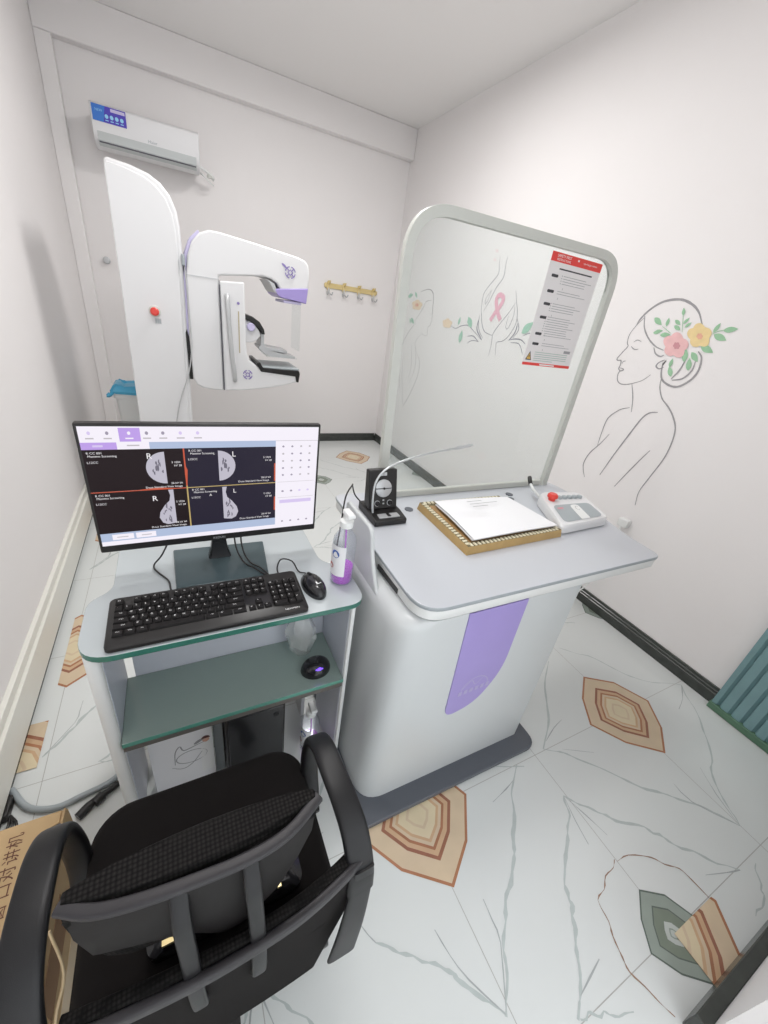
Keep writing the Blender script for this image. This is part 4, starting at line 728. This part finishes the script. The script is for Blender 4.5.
# monitor
mo = thing('computer_monitor', 'black widescreen monitor on square stand showing four breast scan images', 'monitor', (.075, 1.05, .765))
X0, X1, Z0, Z1 = -.209, .358, .848, 1.190; MY = 1.050
MB().box((X0, MY, Z0), (X1, MY + .022, Z1), 'black').build('housing', mo, bevel=.004)
MB().prism(rrect(-.06, .90, .21, 1.12, .03), 1, MY + .021, MY + .045, 'black_matte').build('back_cover', mo, bevel=.008)
sx0, sx1, sz0, sz1 = X0 + .007, X1 - .007, Z0 + .021, Z1 - .007
def S(u, v, d=0):
    u = u - (.015 * u / .8 + .025 * math.sin(PI * u / .8)) if u <= .8 else u - .015 * (1 - u) / .2
    return (sx0 + u * (sx1 - sx0), MY - .0006 - d * .00012, sz1 - v * (sz1 - sz0))
def srect(mb, u0, v0, u1, v1, m, d): return mb.poly([S(u0, v1, d), S(u1, v1, d), S(u1, v0, d), S(u0, v0, d)], m)
mb = MB(); srect(mb, 0, 0, 1, 1, 's_white', 0)
srect(mb, .155, .01, .24, .115, 's_purple', 1); srect(mb, 0, .12, .14, .175, 's_purple', 1); srect(mb, .27, .12, .80, .175, 's_blue', 1)
for k, u in enumerate((.04, .11, .195, .265, .33, .40, .47)):
    mb.poly([S(u + .007 * math.cos(a), .05 + .014 * math.sin(a), 2) for a in [2 * PI * q / 8 for q in range(8)]], 's_white' if k == 2 else ('s_lilac' if k in (0, 5, 6) else 's_icon')); srect(mb, u - .016, .085, u + .016, .095, 's_white' if k == 2 else 's_grey', 2)
srect(mb, .045, .14, .085, .155, 's_lilac', 2); srect(mb, .18, .14, .23, .150, 's_grey', 2)
srect(mb, 0, .175, .404, .515, 's_black', 1); srect(mb, .408, .175, .80, .515, 's_black2', 1)
srect(mb, 0, .522, .404, .885, 's_black', 1); srect(mb, .408, .522, .80, .885, 's_black2', 1)
srect(mb, 0, .515, .404, .522, 's_red', 2); srect(mb, .404, .515, .80, .522, 's_yel', 2); srect(mb, .403, .175, .409, .50, 's_red', 2); srect(mb, .403, .50, .409, .885, 's_yel', 2)
mb.poly([S(.20, .514, 3), S(.30, .522, 3), S(.36, .522, 3), S(.36, .515, 3), S(.28, .502, 3)], 's_red'); mb.poly([S(.404, .30, 3), S(.415, .36, 3), S(.409, .48, 3), S(.402, .40, 3)], 's_red'); srect(mb, .793, .33, .80, .50, 's_red', 2); srect(mb, .793, .66, .80, .80, 's_red', 2)
srect(mb, 0, .885, .80, .96, 's_blue', 1); srect(mb, .05, .90, .145, .95, 's_white', 2); srect(mb, .155, .90, .245, .95, 's_white', 2); srect(mb, .07, .922, .12, .930, 's_grey', 3); srect(mb, .18, .922, .225, .930, 's_grey', 3)
def blob(pts, d, m): mb.poly([S(u, v, d) for u, v in pts], m)
def half(cu, cv, ru, rv, sgn, d, m): blob([(cu + sgn * ru * math.sin(PI * k / 16), cv - rv * math.cos(PI * k / 16)) for k in range(17)], d, m)
half(.325, .335, .082, .135, -1, 3, 's_breast'); half(.548, .335, .072, .135, 1, 3, 's_breast')
for k in range(16):
    u = random.uniform(.01, .052); v = random.uniform(-.07, .07) * (1 - u * 6); half(.325 - u, .335 + v, .006, random.uniform(.008, .022), -1, 4, 's_breast2'); half(.548 + u * .8, .335 + v, .006, random.uniform(.008, .022), 1, 4, 's_breast2')
tear = [(0, .53), (-.022, .53), (-.016, .58), (-.022, .63), (-.045, .67), (-.068, .73), (-.074, .78), (-.062, .83), (-.04, .85), (-.015, .845), (0, .84)]
blob([(.345 + u, v - .003) for u, v in tear], 3, 's_breast'); blob([(.558 - u * .9, v) for u, v in tear], 3, 's_breast')
for k in range(18):
    u = random.uniform(.008, .055); v = random.uniform(.66, .82); half(.345 - u, v, .005, random.uniform(.008, .02), -1, 4, 's_breast2'); half(.558 + u * .8, v, .005, random.uniform(.008, .02), 1, 4, 's_breast2')
def stext(t, u, v, size, m='s_text'): p_ = S(u, v, 6); mb.text(t, size * 1.22, Matrix.Translation(p_) @ F, m)
stext('R', .262, .235, .017); stext('L', .615, .235, .017); stext('R', .262, .60, .017); stext('L', .612, .575, .014); stext('A', .505, .60, .008)
for (u, v) in ((0, .19), (.408, .185), (0, .535), (.408, .53)):
    for q, t in enumerate(('R CC 001', 'Mammo Screening', '', 'L12CC')[:4]):
        if t: stext(t, u + .012 + .0042 * len(t), v + .012 + q * .024, .0062)
for (u, v) in ((.385, .29), (.775, .27), (.385, .64), (.775, .62)): stext('S 1024', u - .015, v, .006); stext('kV 28', u - .008, v + .028, .006)
for (u, v) in ((.385, .47), (.775, .46), (.385, .835), (.775, .83)): stext('28 kV 60', u - .02, v, .006); stext('Dose Standard View Image', u - .075, v + .028, .0062)
for q in range(5):
    for r_ in range(4):
        u, v = .835 + r_ * .042, .175 + q * .068; blob([(u + .006 * math.cos(a), v + .010 * math.sin(a)) for a in (0, 1.2, 2.4, 3.6, 4.9)], 2, 's_icon' if (q * 3 + r_) % 4 < 2 else 's_grey')
srect(mb, .80, .12, 1, .124, 's_grey', 2); srect(mb, .81, .515, .99, .518, 's_grey', 2); srect(mb, .81, .675, .99, .678, 's_grey', 2); srect(mb, .82, .70, .98, .735, 's_lilac', 2)
for r_ in range(4): blob([(.835 + r_ * .042 + .007 * math.cos(a), .61 + .011 * math.sin(a)) for a in (0, 1.2, 2.4, 3.6, 4.9)], 2, 's_icon' if r_ < 2 else 's_lilac'); blob([(.835 + r_ * .042 + .006 * math.cos(a), .93 + .010 * math.sin(a)) for a in (0, 1.2, 2.4, 3.6, 4.9)], 2, 's_icon')
mb.build('screen', mo, fix=False)['label'] = 'lit screen with four mammograms and toolbars'
mb = MB(); mb.text('KEDUN', .0095, Matrix.Translation(((X0 + X1) / 2, MY - .0008, Z0 + .010)) @ F, 'silver'); mb.build('maker_mark', mo, fix=False)
mb = MB(); mb.loft([[(x, y, z) for x, y in rrect(.075 - w, yy, .075 + w, yy + t_, .006, 4)] for z, w, yy, t_ in ((.772, .032, 1.070, .035), (.80, .024, 1.075, .03), (.84, .019, 1.075, .025), (.90, .019, 1.068, .025), (.96, .019, 1.066, .02))], 'black_gloss'); mb.build('stand_neck', mo)
MB().prism(rounded([(-.046, .955), (.194, .948), (.212, 1.135), (-.050, 1.145)], [.006] * 4), 2, .7655, .773, 'stand_base').build('stand_base', mo, bevel=.002)
for n_, pts in enumerate(([(-.03, 1.08, .90), (-.075, 1.09, .80), (-.10, 1.07, .771), (-.065, 1.0, .7695), (-.058, .955, .7695), (-.04, .93, .7695)], [(.115, 1.075, .90), (.118, 1.05, .82), (.135, 1.02, .781), (.16, .985, .7785), (.178, .955, .778), (.20, .94, .770)], [(.135, 1.075, .90), (.135, 1.05, .82), (.15, 1.02, .781), (.175, .985, .7785), (.188, .955, .778), (.198, .94, .770)])):
    mb = MB(); mb.tube(pts, .0024, 'black', n=8, sm=6); mb.build('cable', mo)

# keyboard
kb = thing('keyboard', 'black full-size keyboard with white legends on the cart top', 'keyboard', (.037, .853, .765))
KX0, KY0, KW = -.189, .771, .452
mb = MB(); mb.loft([[(x, y, z + max(0, y - KY0) * .06) for x, y in rrect(KX0 + q, KY0 + q, KX0 + KW - q, KY0 + .163 - q, .012, 4)] for q, z in ((.003, .7655), (0, .768), (0, .776), (.003, .779))], 'black'); mb.build('case', kb)
U = .0192; KR = KX0 + .012
zk = lambda y: .7785 + (y - KY0) * .06
def key(u, row, w=1.0, h=1.0, txt=''):
    x0 = KR + u * U + .0008; x1 = KR + (u + w) * U - .0008; yc = KY0 + .142 - row * .0197 - (.004 if row else 0); y1 = yc + .0088; y0 = y1 - .0182 * h + .0007
    z = zk((y0 + y1) / 2); mb = MB()
    mb.loft([[(x, y, z + dz) for x, y in rrect(x0 + q, y0 + q, x1 - q, y1 - q, .0015, 2)] for q, dz in ((0, -.001), (.0003, .002), (.0018, .0055))], 'black_matte', smooth=False)
    if txt: mb.text(txt, .0075 if len(txt) == 1 else .0048, Matrix.Translation((x0 + (.006 if len(txt) < 3 else (x1 - x0) / 2), (y0 + y1) / 2 + .0018, z + .0058)), 'white_print')
    mb.build('key', kb, fix=False)
key(0, 0, txt='Esc')
for g_ in range(3):
    for k in range(4): key(2 + g_ * 4.5 + k, 0, txt='F%d' % (g_ * 4 + k + 1))
R1 = '`1234567890-='; R2 = 'QWERTYUIOP[]'; R3 = "ASDFGHJKL;'"; R4 = 'ZXCVBNM,./'
for k, c in enumerate(R1): key(k, 1, txt=c)
key(13, 1, 2, txt='Back'); key(0, 2, 1.5, txt='Tab')
for k, c in enumerate(R2): key(1.5 + k, 2, txt=c)
key(13.5, 2, 1.5, txt='\\'); key(0, 3, 1.75, txt='Caps')
for k, c in enumerate(R3): key(1.75 + k, 3, txt=c)
key(12.75, 3, 2.25, txt='Enter'); key(0, 4, 2.25, txt='Shift')
for k, c in enumerate(R4): key(2.25 + k, 4, txt=c)
key(12.25, 4, 2.75, txt='Shift')
for u, w, t in ((0, 1.25, 'Ctrl'), (1.25, 1.25, 'Win'), (2.5, 1.25, 'Alt'), (3.75, 6.25, ''), (10, 1.6, 'Alt'), (11.6, 1.7, 'Fn'), (13.3, 1.7, 'Ctrl')): key(u, 5, w, txt=t)
for r_, ts in ((0, ('Prt', 'Scr', 'Pau')), (1, ('Ins', 'Hm', 'Pg')), (2, ('Del', 'End', 'Pg'))):
    for k, t in enumerate(ts): key(15.25 + k, r_, txt=t)
key(16.25, 4, txt='^')
for k, t in enumerate(('<', 'v', '>')): key(15.25 + k, 5, txt=t)
for r_, ts in ((1, 'N/*-'), (2, '789'), (3, '456'), (4, '123')):
    for k, t in enumerate(ts): key(18.5 + k, r_, txt=t)
key(18.5, 5, 2, txt='0'); key(20.5, 5, txt='.'); key(21.5, 2, 1, 2.08, '+'); key(21.5, 4, 1, 2.08, 'En')
mb = MB(); mb.text('NEWMEN', .0085, Matrix.Translation((.221, .783, zk(.783) + .0012)), 'white_print'); mb.build('maker_mark', kb, fix=False)
mb = MB(); mb.tube([(.222, .938, .770), (.221, .965, .780), (.238, .988, .794), (.268, .975, .790), (.280, .945, .772), (.298, .93, .772)], .0022, 'black', n=8); 
cable_mb = mb

# mouse
ms = thing('computer_mouse', 'glossy black computer mouse on the cart top beside the keyboard', 'mouse', (.303, .868, .765))
def ellip(mb, c, rx_, ry_, rz_, mt, ang=0, zmin=0.0, n=24, m_=12, pw=1.0):
    rings = []
    for i in range(m_ + 1):
        ph = (PI / 2) * i / m_; r = math.cos(ph) ** .8; z = math.sin(ph) * rz_; ring = []
        for k in range(n):
            a = 2 * PI * k / n; x = rx_ * r * math.cos(a); y = ry_ * r * math.sin(a) - .15 * ry_ * math.sin(ph); ring.append((c[0] + x * math.cos(ang) - y * math.sin(ang), c[1] + x * math.sin(ang) + y * math.cos(ang), c[2] + z))
        rings.append(ring)
    return mb.loft(rings, mt)
cable_mb.build('cable', ms)
ellip(MB(), (.303, .868, .7655), .031, .060, .034, 'black_gloss', .12).build('shell', ms)
mb = MB(); mb.tube([(.297, .905, .789), (.298, .898, .794), (.299, .888, .797)], .0045, 'charcoal', n=8); mb.build('scroll_wheel', ms)
mb = MB(); ribbon(mb, [(.301, .838), (.316, .842)], .004, 'silver', lambda p: (p[0], p[1], .7995), k=0); mb.build('maker_mark', ms, fix=False)

# spray bottles
def spray_bottle(x, y, z, label, s=1.0):
    t = thing('lotion_bottle', label, 'bottle', (x, y, z), 'clear bottles of purple liquid')
    R = .034; prof = [(0, .001), (R * .9, .001), (R, .006), (R, .135), (R * .92, .152), (R * .55, .172), (R * .42, .178), (R * .42, .190), (0, .190)]
    MB().lathe([(r * s, q * s) for r, q in prof], (x, y, z), 'bottle').build('bottle_body', t)
    MB().lathe([(r * s, q * s) for r, q in [(0, .004), (R * .86, .004), (R * .93, .008), (R * .93, .055), (0, .055)]], (x, y, z), 'magenta').build('liquid', t)['label'] = 'purple liquid in the lower third'
    mb = MB(); mb.tube([(x, y, z + .02 * s), (x + .004, y, z + .10 * s), (x, y, z + .19 * s)], .0025, 'magenta', n=8); mb.build('dip_tube', t)
    mb = MB(); mb.lathe([(0, .186), (.019, .186), (.019, .204), (.014, .208), (.008, .210), (.008, .222), (0, .222)], (x, y, z), 'white2'); cp = mb.build('cap', t)
    mb = MB(); mb.prism([(x - .011, z + .222), (x + .011, z + .222), (x + .014, z + .228), (x + .009, z + .236), (x - .009, z + .236)], 1, y - .030, y + .014, 'white2'); mb.build('pump_head', t, bevel=.003)
    mb = MB(); a0, a1 = 2.6, 4.5
    ring = lambda q: [(x + (R + .0007) * s * math.cos(a0 + (a1 - a0) * k / 12), y + (R + .0007) * s * math.sin(a0 + (a1 - a0) * k / 12), z + q) for k in range(13)]
    mb.loft([ring(.035), ring(.135)], 'label_white', caps=False, closed=False); lb = mb.build('bottle_label', t, fix=False)
    mb = MB()
    for cz, r_, m_, aa in ((.108, .013, 'label_blue', 3.6), (.065, .010, 'label_red', 3.2), (.108, .006, 'white_print', 3.6)):
        mb.poly([(x + (R + (.0012 if m_ != 'white_print' else .0016)) * math.cos(aa + r_ / R * math.cos(b)), y + (R + (.0012 if m_ != 'white_print' else .0016)) * math.sin(aa + r_ / R * math.cos(b)), z + cz + r_ * math.sin(b)) for b in [2 * PI * k / 12 for k in range(12)]], m_)
    mb.build('label_print', lb, fix=False)
    return t
spray_bottle(.392, .880, .7655, 'clear pump bottle of purple liquid standing on the cart top, beside the console')
spray_bottle(.328, .872, 0, 'clear pump bottle of purple liquid standing on the floor under the cart shelf')

# mouse in a crinkled bag on the shelf
mz = .4565
ms = thing('computer_mouse', 'black mouse with violet light wrapped in clear plastic on the glass shelf', 'mouse', (.318, .835, mz))
ellip(MB(), (.318, .838, mz), .048, .040, .044, 'black_gloss', .1).build('shell', ms)
mb = MB(); mb.prism(rrect(.312, .4835, .324, .4985, .004), 1, .803, .8045, 'led'); mb.prism(rrect(.306, .490, .330, .4945, .002), 1, .8025, .804, 'led'); mb.build('light', ms)['label'] = 'violet glowing emblem'
def crumple(c, r, seed, n=22, m_=16, amp=.18):
    random.seed(seed); rings = []
    ph_ = [random.uniform(0, 6) for _ in range(8)]
    for i in range(m_ + 1):
        t = i / m_; z = c[2] + r[2] * t; rad = (math.sin(PI * min(max(t * .93 + .10, .02), 1)) ** .5)
        ring = []
        for k in range(n):
            a = 2 * PI * k / n; w = 1 + amp * (math.sin(5 * a + ph_[0] + 6 * t) * .4 + math.sin(9 * a + ph_[1] - 9 * t) * .35 + random.uniform(-.25, .25))
            ring.append((c[0] + r[0] * rad * w * math.cos(a) - .015 * t, c[1] + r[1] * rad * w * math.sin(a), z))
        rings.append(ring)
    return MB().loft(rings, 'bag', smooth=False)
tag(crumple((.298, .924, mz + .0005), (.046, .042, .185), 3).build('plastic_bag'), 'crinkled clear plastic bag standing behind the wrapped mouse on the glass shelf', 'bag')

# things under the shelf
pc = thing('computer_tower', 'black computer tower standing on floor under the cart shelf', 'computer', (.13, .98, 0))
MB().box((.040, .80, .012), (.215, 1.19, .40), 'black').build('case', pc, bevel=.004)
mb = MB(); mb.box((.046, .792, .02), (.209, .801, .392), 'black_gloss'); fp = mb.build('front_panel', pc, bevel=.003)
mb = MB(); mb.lathe([(0, 0), (.008, 0), (.008, .003), (0, .003)], (0, 0, 0), 'charcoal'); yrot(mb, .185, .793, .36).build('power_button', fp)
for x in (.055, .20):
    for y in (.83, 1.15): MB().box((x - .012, y - .012, 0), (x + .012, y + .012, .013), 'black_matte').build('foot', pc)
bx = thing('carton', 'white printed carton showing a person in white coat, under the cart shelf', 'box', (-.09, .9, 0))
MB().box((-.172, .885, 0), (.005, .935, .300), 'paper').build('carton_body', bx, bevel=.001)
mb = MB(); fy = lambda d: (lambda p: (p[0], .8848 - d, p[1]))
ribbon(mb, [(-.11, .13), (-.105, .19), (-.09, .215), (-.08, .19), (-.04, .20), (-.02, .205)], .004, 'ink_soft', fy(.0002)); ribbon(mb, [(-.10 + .045 * math.cos(a) + .04, .15 + .03 * math.sin(a)) for a in [k * .45 for k in range(15)]], .003, 'ink_soft', fy(.0003), k=2)
ribbon(mb, [(-.12, .12), (-.09, .10), (-.06, .115), (-.03, .16)], .003, 'ink_soft', fy(.0004)); ribbon(mb, [(-.05, .205), (-.035, .215), (-.02, .222)], .012, 'ink_soft', fy(.0005))
mb.poly([(-.035, .8845, .05), (.0, .8845, .05), (.0, .8845, .17), (-.006, .8845, .20), (-.025, .8845, .20), (-.034, .8845, .17)], 'white_print')
mb.poly([(-.016 + .011 * math.cos(a), .8843, .214 + .013 * math.sin(a)) for a in [2 * PI * k / 12 for k in range(12)]], 'skin'); mb.poly([(-.016 + .013 * math.cos(a), .8841, .219 + .013 * math.sin(a)) for a in [PI * k / 8 for k in range(9)]], 'hair')
mb.build('printed_picture', bx, fix=False)
tag(MB().box((.008, .90, 0), (.036, 1.05, .30), 'grey').build('carton', bevel=.001), 'slim grey carton squeezed between the printed carton and black computer tower', 'box')

# ================================================================ OFFICE CHAIR
ch = thing('office_chair', 'black office chair with mesh back and looped armrests, in front of the cart', 'chair', (-.02, .42, 0))
CX = -.02
def rr3(q, z, x0=-.245, x1=.203, y0=.27, y1=.632, r=.075): return [(x, y, z) for x, y in rrect(x0 + q, y0 + q, x1 - q, y1 - q, [r, r, .05, .05], 8)]
MB().loft([rr3(.02, .395), rr3(.004, .402), rr3(0, .425), rr3(.003, .448), rr3(.016, .462), rr3(.05, .468), rr3(.12, .466)], 'fabric').build('seat', ch)
MB().loft([rr3(.03, .372), rr3(.015, .378), rr3(.015, .398)], 'charcoal').build('seat_pan', ch)
# upper backrest: slim concave pad in a plastic frame
def pad(zs, n=24, mt='mesh'):
    """zs: (z, x0, x1, yfront_mid, yfront_end, yback_mid, yback_end)"""
    rings = []
    for z, x0, x1, fm, fe, bm, be in zs:
        fr_ = []; bk = []
        for k in range(n + 1):
            u = k / n; x = x0 + (x1 - x0) * u; s_ = 1 - (2 * u - 1) ** 2
            fr_.append((x, fe + (fm - fe) * s_ ** .8, z)); bk.append((x, be + (bm - be) * s_ ** .9, z))
        rings.append(bk + fr_[::-1])
    return MB().loft(rings, mt)
up = pad([(.640, -.13, .055, .335, .315, .295, .300), (.66, -.155, .085, .342, .318, .290, .302), (.72, -.176, .118, .348, .322, .288, .305), (.775, -.184, .138, .352, .327, .292, .310), (.800, -.186, .141, .352, .332, .297, .318), (.806, -.183, .138, .348, .333, .302, .322)]).build('upper_backrest', ch)
mb = MB(); mb.strap([(-.188, .322, .798), (-.15, .302, .799), (-.098, .291, .800), (-.03, .285, .800), (.034, .283, .800), (.09, .292, .800), (.145, .322, .798)], .013, .016, 'chair_grey', (0, 0, 1)); mb.build('top_rail', up)
bp_ = pad([(.60, -.02, .03, .290, .292, .282, .286), (.65, -.06, .075, .290, .294, .280, .288), (.70, -.165, .108, .290, .30, .280, .296), (.75, -.178, .130, .292, .306, .283, .302), (.792, -.184, .140, .296, .320, .286, .316)], mt='black_matte').build('back_shell', up)
for x in (-.058, .034):
    mb = MB(); mb.strap([(x, .292, .775), (x, .270, .74), (x + .002, .258, .66), (x + .003, .250, .55), (x + .003, .258, .45), (x, .285, .392)], .024, .014, 'charcoal'); mb.build('back_rib', ch)
lp = [(-.218, .262, .585), (-.14, .250, .600), (-.046, .243, .605), (.048, .245, .605), (.113, .252, .603), (.18, .268, .600), (.242, .290, .593)]
mb = MB(); mb.strap([(x, y + .016, z - .012) for x, y, z in lp], .050, .024, 'mesh', (0, 0, 1)); lw = mb.build('lumbar_pad', ch)
mb = MB(); mb.strap(lp, .026, .014, 'chair_grey', (0, 0, 1)); mb.build('lumbar_rail', lw)
pad([(.15, -.155, .16, .290, .295, .280, .285), (.30, -.185, .185, .285, .29, .275, .280), (.40, -.20, .205, .285, .29, .268, .278), (.50, -.21, .222, .282, .292, .262, .276), (.57, -.215, .232, .272, .292, .255, .278)], mt='fabric').build('lower_backrest', ch)
for s_, x in ((1, .222), (-1, -.205)):
    mb = MB(); mb.strap([(x + .006 * s_, .272, .592), (x, .262, .52), (x - .012 * s_, .250, .42), (x - .022 * s_, .248, .30)], (.040, .060), .010, 'charcoal'); mb.build('side_bracket', ch)
def armrest(x, w, dx=0):
    mb = MB(); pts = [(x - .01, .48, .385), (x, .525, .40), (x, .548, .46), (x, .545, .54), (x, .522, .615), (x, .478, .655), (x, .42, .668), (x + dx * .4, .36, .662), (x + dx * .8, .31, .635), (x + dx, .278, .580), (x + dx, .268, .53)]
    mb.strap(pts, w, .022, 'charcoal', sm=5); return mb.build('armrest', ch)
armrest(.212, (.040, .054), .012); armrest(-.256, (.040, .058), -.004)
MB().lathe([(0, 0), (.026, 0), (.026, .20), (.018, .20), (.018, .30), (0, .30)], (CX, .43, .075), 'black').build('gas_lift', ch)
mb = MB(); mb.lathe([(0, 0), (.045, 0), (.04, .05), (0, .05)], (CX, .43, .07), 'black'); mb.build('base_hub', ch)
for k in range(5):
    a = -PI / 2 + 2 * PI * k / 5; dx, dy = math.cos(a), math.sin(a)
    mb = MB(); mb.loft([[(CX + dx * r - dy * w, .43 + dy * r + dx * w, z0_), (CX + dx * r + dy * w, .43 + dy * r - dx * w, z0_), (CX + dx * r + dy * w, .43 + dy * r - dx * w, z1_), (CX + dx * r - dy * w, .43 + dy * r + dx * w, z1_)] for r, w, z0_, z1_ in ((.03, .026, .07, .115), (.15, .02, .065, .095), (.24, .015, .06, .078))], 'black', smooth=False); lg = mb.build('base_leg', ch, bevel=.004)
    mb = MB(); cxx, cyy = CX + dx * .235, .43 + dy * .235
    for s_ in (-1, 1):
        rg = []
        for t_, r in ((.004, .018), (.006, .025), (.018, .025), (.021, .018)): rg.append([(cxx - dy * s_ * t_ + dx * r * math.cos(b), cyy + dx * s_ * t_ + dy * r * math.cos(b), .026 + r * math.sin(b)) for b in [2 * PI * q / 16 for q in range(16)]])
        mb.loft(rg, 'black_gloss')
    mb.build('caster', lg)
pu = thing('pouch', 'small dark pouch with gold zip and blue patch on the chair seat', 'pouch', (0, .36, .468))
mb = MB(); mb.loft([[(x, y, z) for x, y in rrect(-.13 + q, .325 + q * .5, .135 - q, .40 - q * .5, .02, 4)] for q, z in ((.01, .468), (0, .478), (0, .50), (.02, .515), (.05, .518))], 'black_gloss'); mb.build('pouch_body', pu)
mb = MB(); mb.box((.045, .335, .515), (.075, .375, .521), 'label_blue'); mb.build('patch', pu)
mb = MB(); mb.box((.085, .33, .5165), (.092, .385, .522), 'brass'); mb.box((-.105, .33, .513), (-.082, .350, .520), 'brass'); mb.build('zip', pu)

# ================================================================ CARDBOARD BOX, CABLES, RIBBED PANEL
cbx = thing('cardboard_box', 'brown cardboard box with large Chinese characters, on the floor left of the chair', 'box', (-.45, .47, 0))
BX0, BX1, BY0, BY1, BZ = -.597, -.335, .20, .760, .300
mb = MB(); mb.box((BX0, BY0, 0), (BX1, BY1, BZ - .004), 'card'); mb.build('carton_body', cbx, bevel=.002)
MB().prism([(BX0 + .001, BY0 + .002), (BX1 - .002, BY0 + .002), (BX1 - .002, BY1 - .085), (BX1 - .030, BY1 - .070), (BX1 - .028, BY1 - .035), (BX1 - .012, BY1 - .030), (BX1 - .012, BY1 - .002), (BX0 + .001, BY1 - .002)], 2, BZ - .004, BZ, 'card').build('top_flap', cbx)
MB().poly([(BX1 - .03, BY1 - .07, BZ - .0035), (BX1 - .004, BY1 - .08, BZ - .0035), (BX1 - .004, BY1 - .03, BZ - .0035), (BX1 - .03, BY1 - .03, BZ - .0035)], 'seam').build('torn_gap', cbx, fix=False)
MB().prism([(BY1 - .075, BZ - .02), (BY1 - .01, BZ - .02), (BY1 - .012, BZ + .02), (BY1 - .045, BZ + .026)], 0, BX1 - .002, BX1 + .002, 'card').build('torn_tab', cbx)
mb = MB(); mb.box((BX1 + .0003, BY0 + .01, .05), (BX1 + .0012, BY1 - .03, .11), 'card_tape'); mb.box((BX1 + .0004, BY0, .165), (BX1 + .0016, BY1 - .11, .169), 'card_dark'); mb.box((BX1 + .0004, .42, .17), (BX1 + .0014, .60, .25), 'card_dark'); mb.build('side_marks', cbx, fix=False)
Rt = Matrix.Rotation(PI / 2, 4, 'Z')
mb = MB()
for c_, y in (('\u7a97', .585), ('\u53e3', .624), ('\u5bf9', .656), ('\u8bb2', .690), ('\u673a', .722)): mb.text(c_, .031, Matrix.Translation((-.424, y, BZ + .0006)) @ Rt, 'box_ink')
mb.build('printed_text', cbx, fix=False)['label'] = 'brown printed Chinese characters'
mb = MB(); mb.tube([(-.318, .50, .34), (-.300, .45, .27), (-.315, .40, .22), (-.305, .34, .17), (-.31, .28, .12), (-.325, .22, .0)], .0028, 'card_tape')
mb.v = [(max(x, -.3300), y, max(z, .004)) for x, y, z in mb.v]
tag(mb.build('cable'), 'cream cable hanging down between the cardboard box and chair', 'cable')
mb = MB(); mb.tube([(-.575, 1.06, .012), (-.52, .985, .011), (-.45, .955, .011), (-.38, .965, .011), (-.30, .985, .011), (-.24, 1.05, .011), (-.20, 1.15, .011)], .009, 'grey')
tag(mb.build('cable'), 'thick grey cable curving over the floor from left wall to the cart', 'cable')
mb = MB(); mb.tube([(-.385, .90, .012), (-.35, .93, .013), (-.30, .955, .013), (-.25, .985, .012)], [.013, .011, .009, .007], 'black'); mb.tube([(-.345, .925, .014), (-.325, .942, .014)], .015, 'black', sm=0)
tag(mb.build('power_plug'), 'black power lead with bulky plug lying beside cart leg', 'plug')
pw = thing('power_adapter', 'black power adapter with leads on floor against left wall', 'adapter', (-.57, 1.02, 0))
MB().prism(rrect(-.594, .965, -.560, 1.035, .01), 2, .001, .030, 'black').build('adapter_case', pw, bevel=.004)
mb = MB(); [mb.tube([(-.555, .97, .02), (-.55 + .01 * k, .93, .03), (-.56 + .012 * k, .88, .015), (-.56 + .01 * k, .80, .006)], .004, 'black', n=8) for k in range(3)]; mb.build('lead', pw)

rp = thing('ribbed_panel', 'teal vertically ribbed panel with green bottom rail against the right wall', 'panel', (2.2, .1, 0))
mb = MB(); pts = []; y = -.145; RT = 1.0
prof = []
while y < .36:
    prof += [(2.196, y), (2.186, y + .006), (2.184, y + .030), (2.190, y + .040), (2.200, y + .043)]; y += .0485
prof = [(x, min(yy, .366)) for x, yy in prof]
mb.prism(prof + [(2.216, .366), (2.216, -.145)], 2, .035, RT, 'teal'); mb.build('ribbed_sheet', rp, fix=True)
MB().box((2.176, -.15, .002), (2.220, .372, .036), 'teal_dk').build('bottom_rail', rp, bevel=.003)
MB().box((2.180, -.15, RT), (2.220, .372, RT + .03), 'teal').build('top_rail', rp, bevel=.003)

# adapter and lead hanging behind the console, right wall
sk = thing('wall_plug', 'white plug and lead on the right wall behind the console corner', 'plug', (XR, 1.10, .60))
MB().prism(rrect(1.09, .585, 1.15, .635, .012), 0, XR - .035, XR, 'white2').build('plug_body', sk, bevel=.006)
mb = MB(); mb.tube([(XR - .03, 1.12, .59), (XR - .045, 1.12, .50), (XR - .03, 1.13, .30), (XR - .04, 1.15, .15), (XR - .09, 1.20, .01)], .005, 'white2'); mb.build('lead', sk)
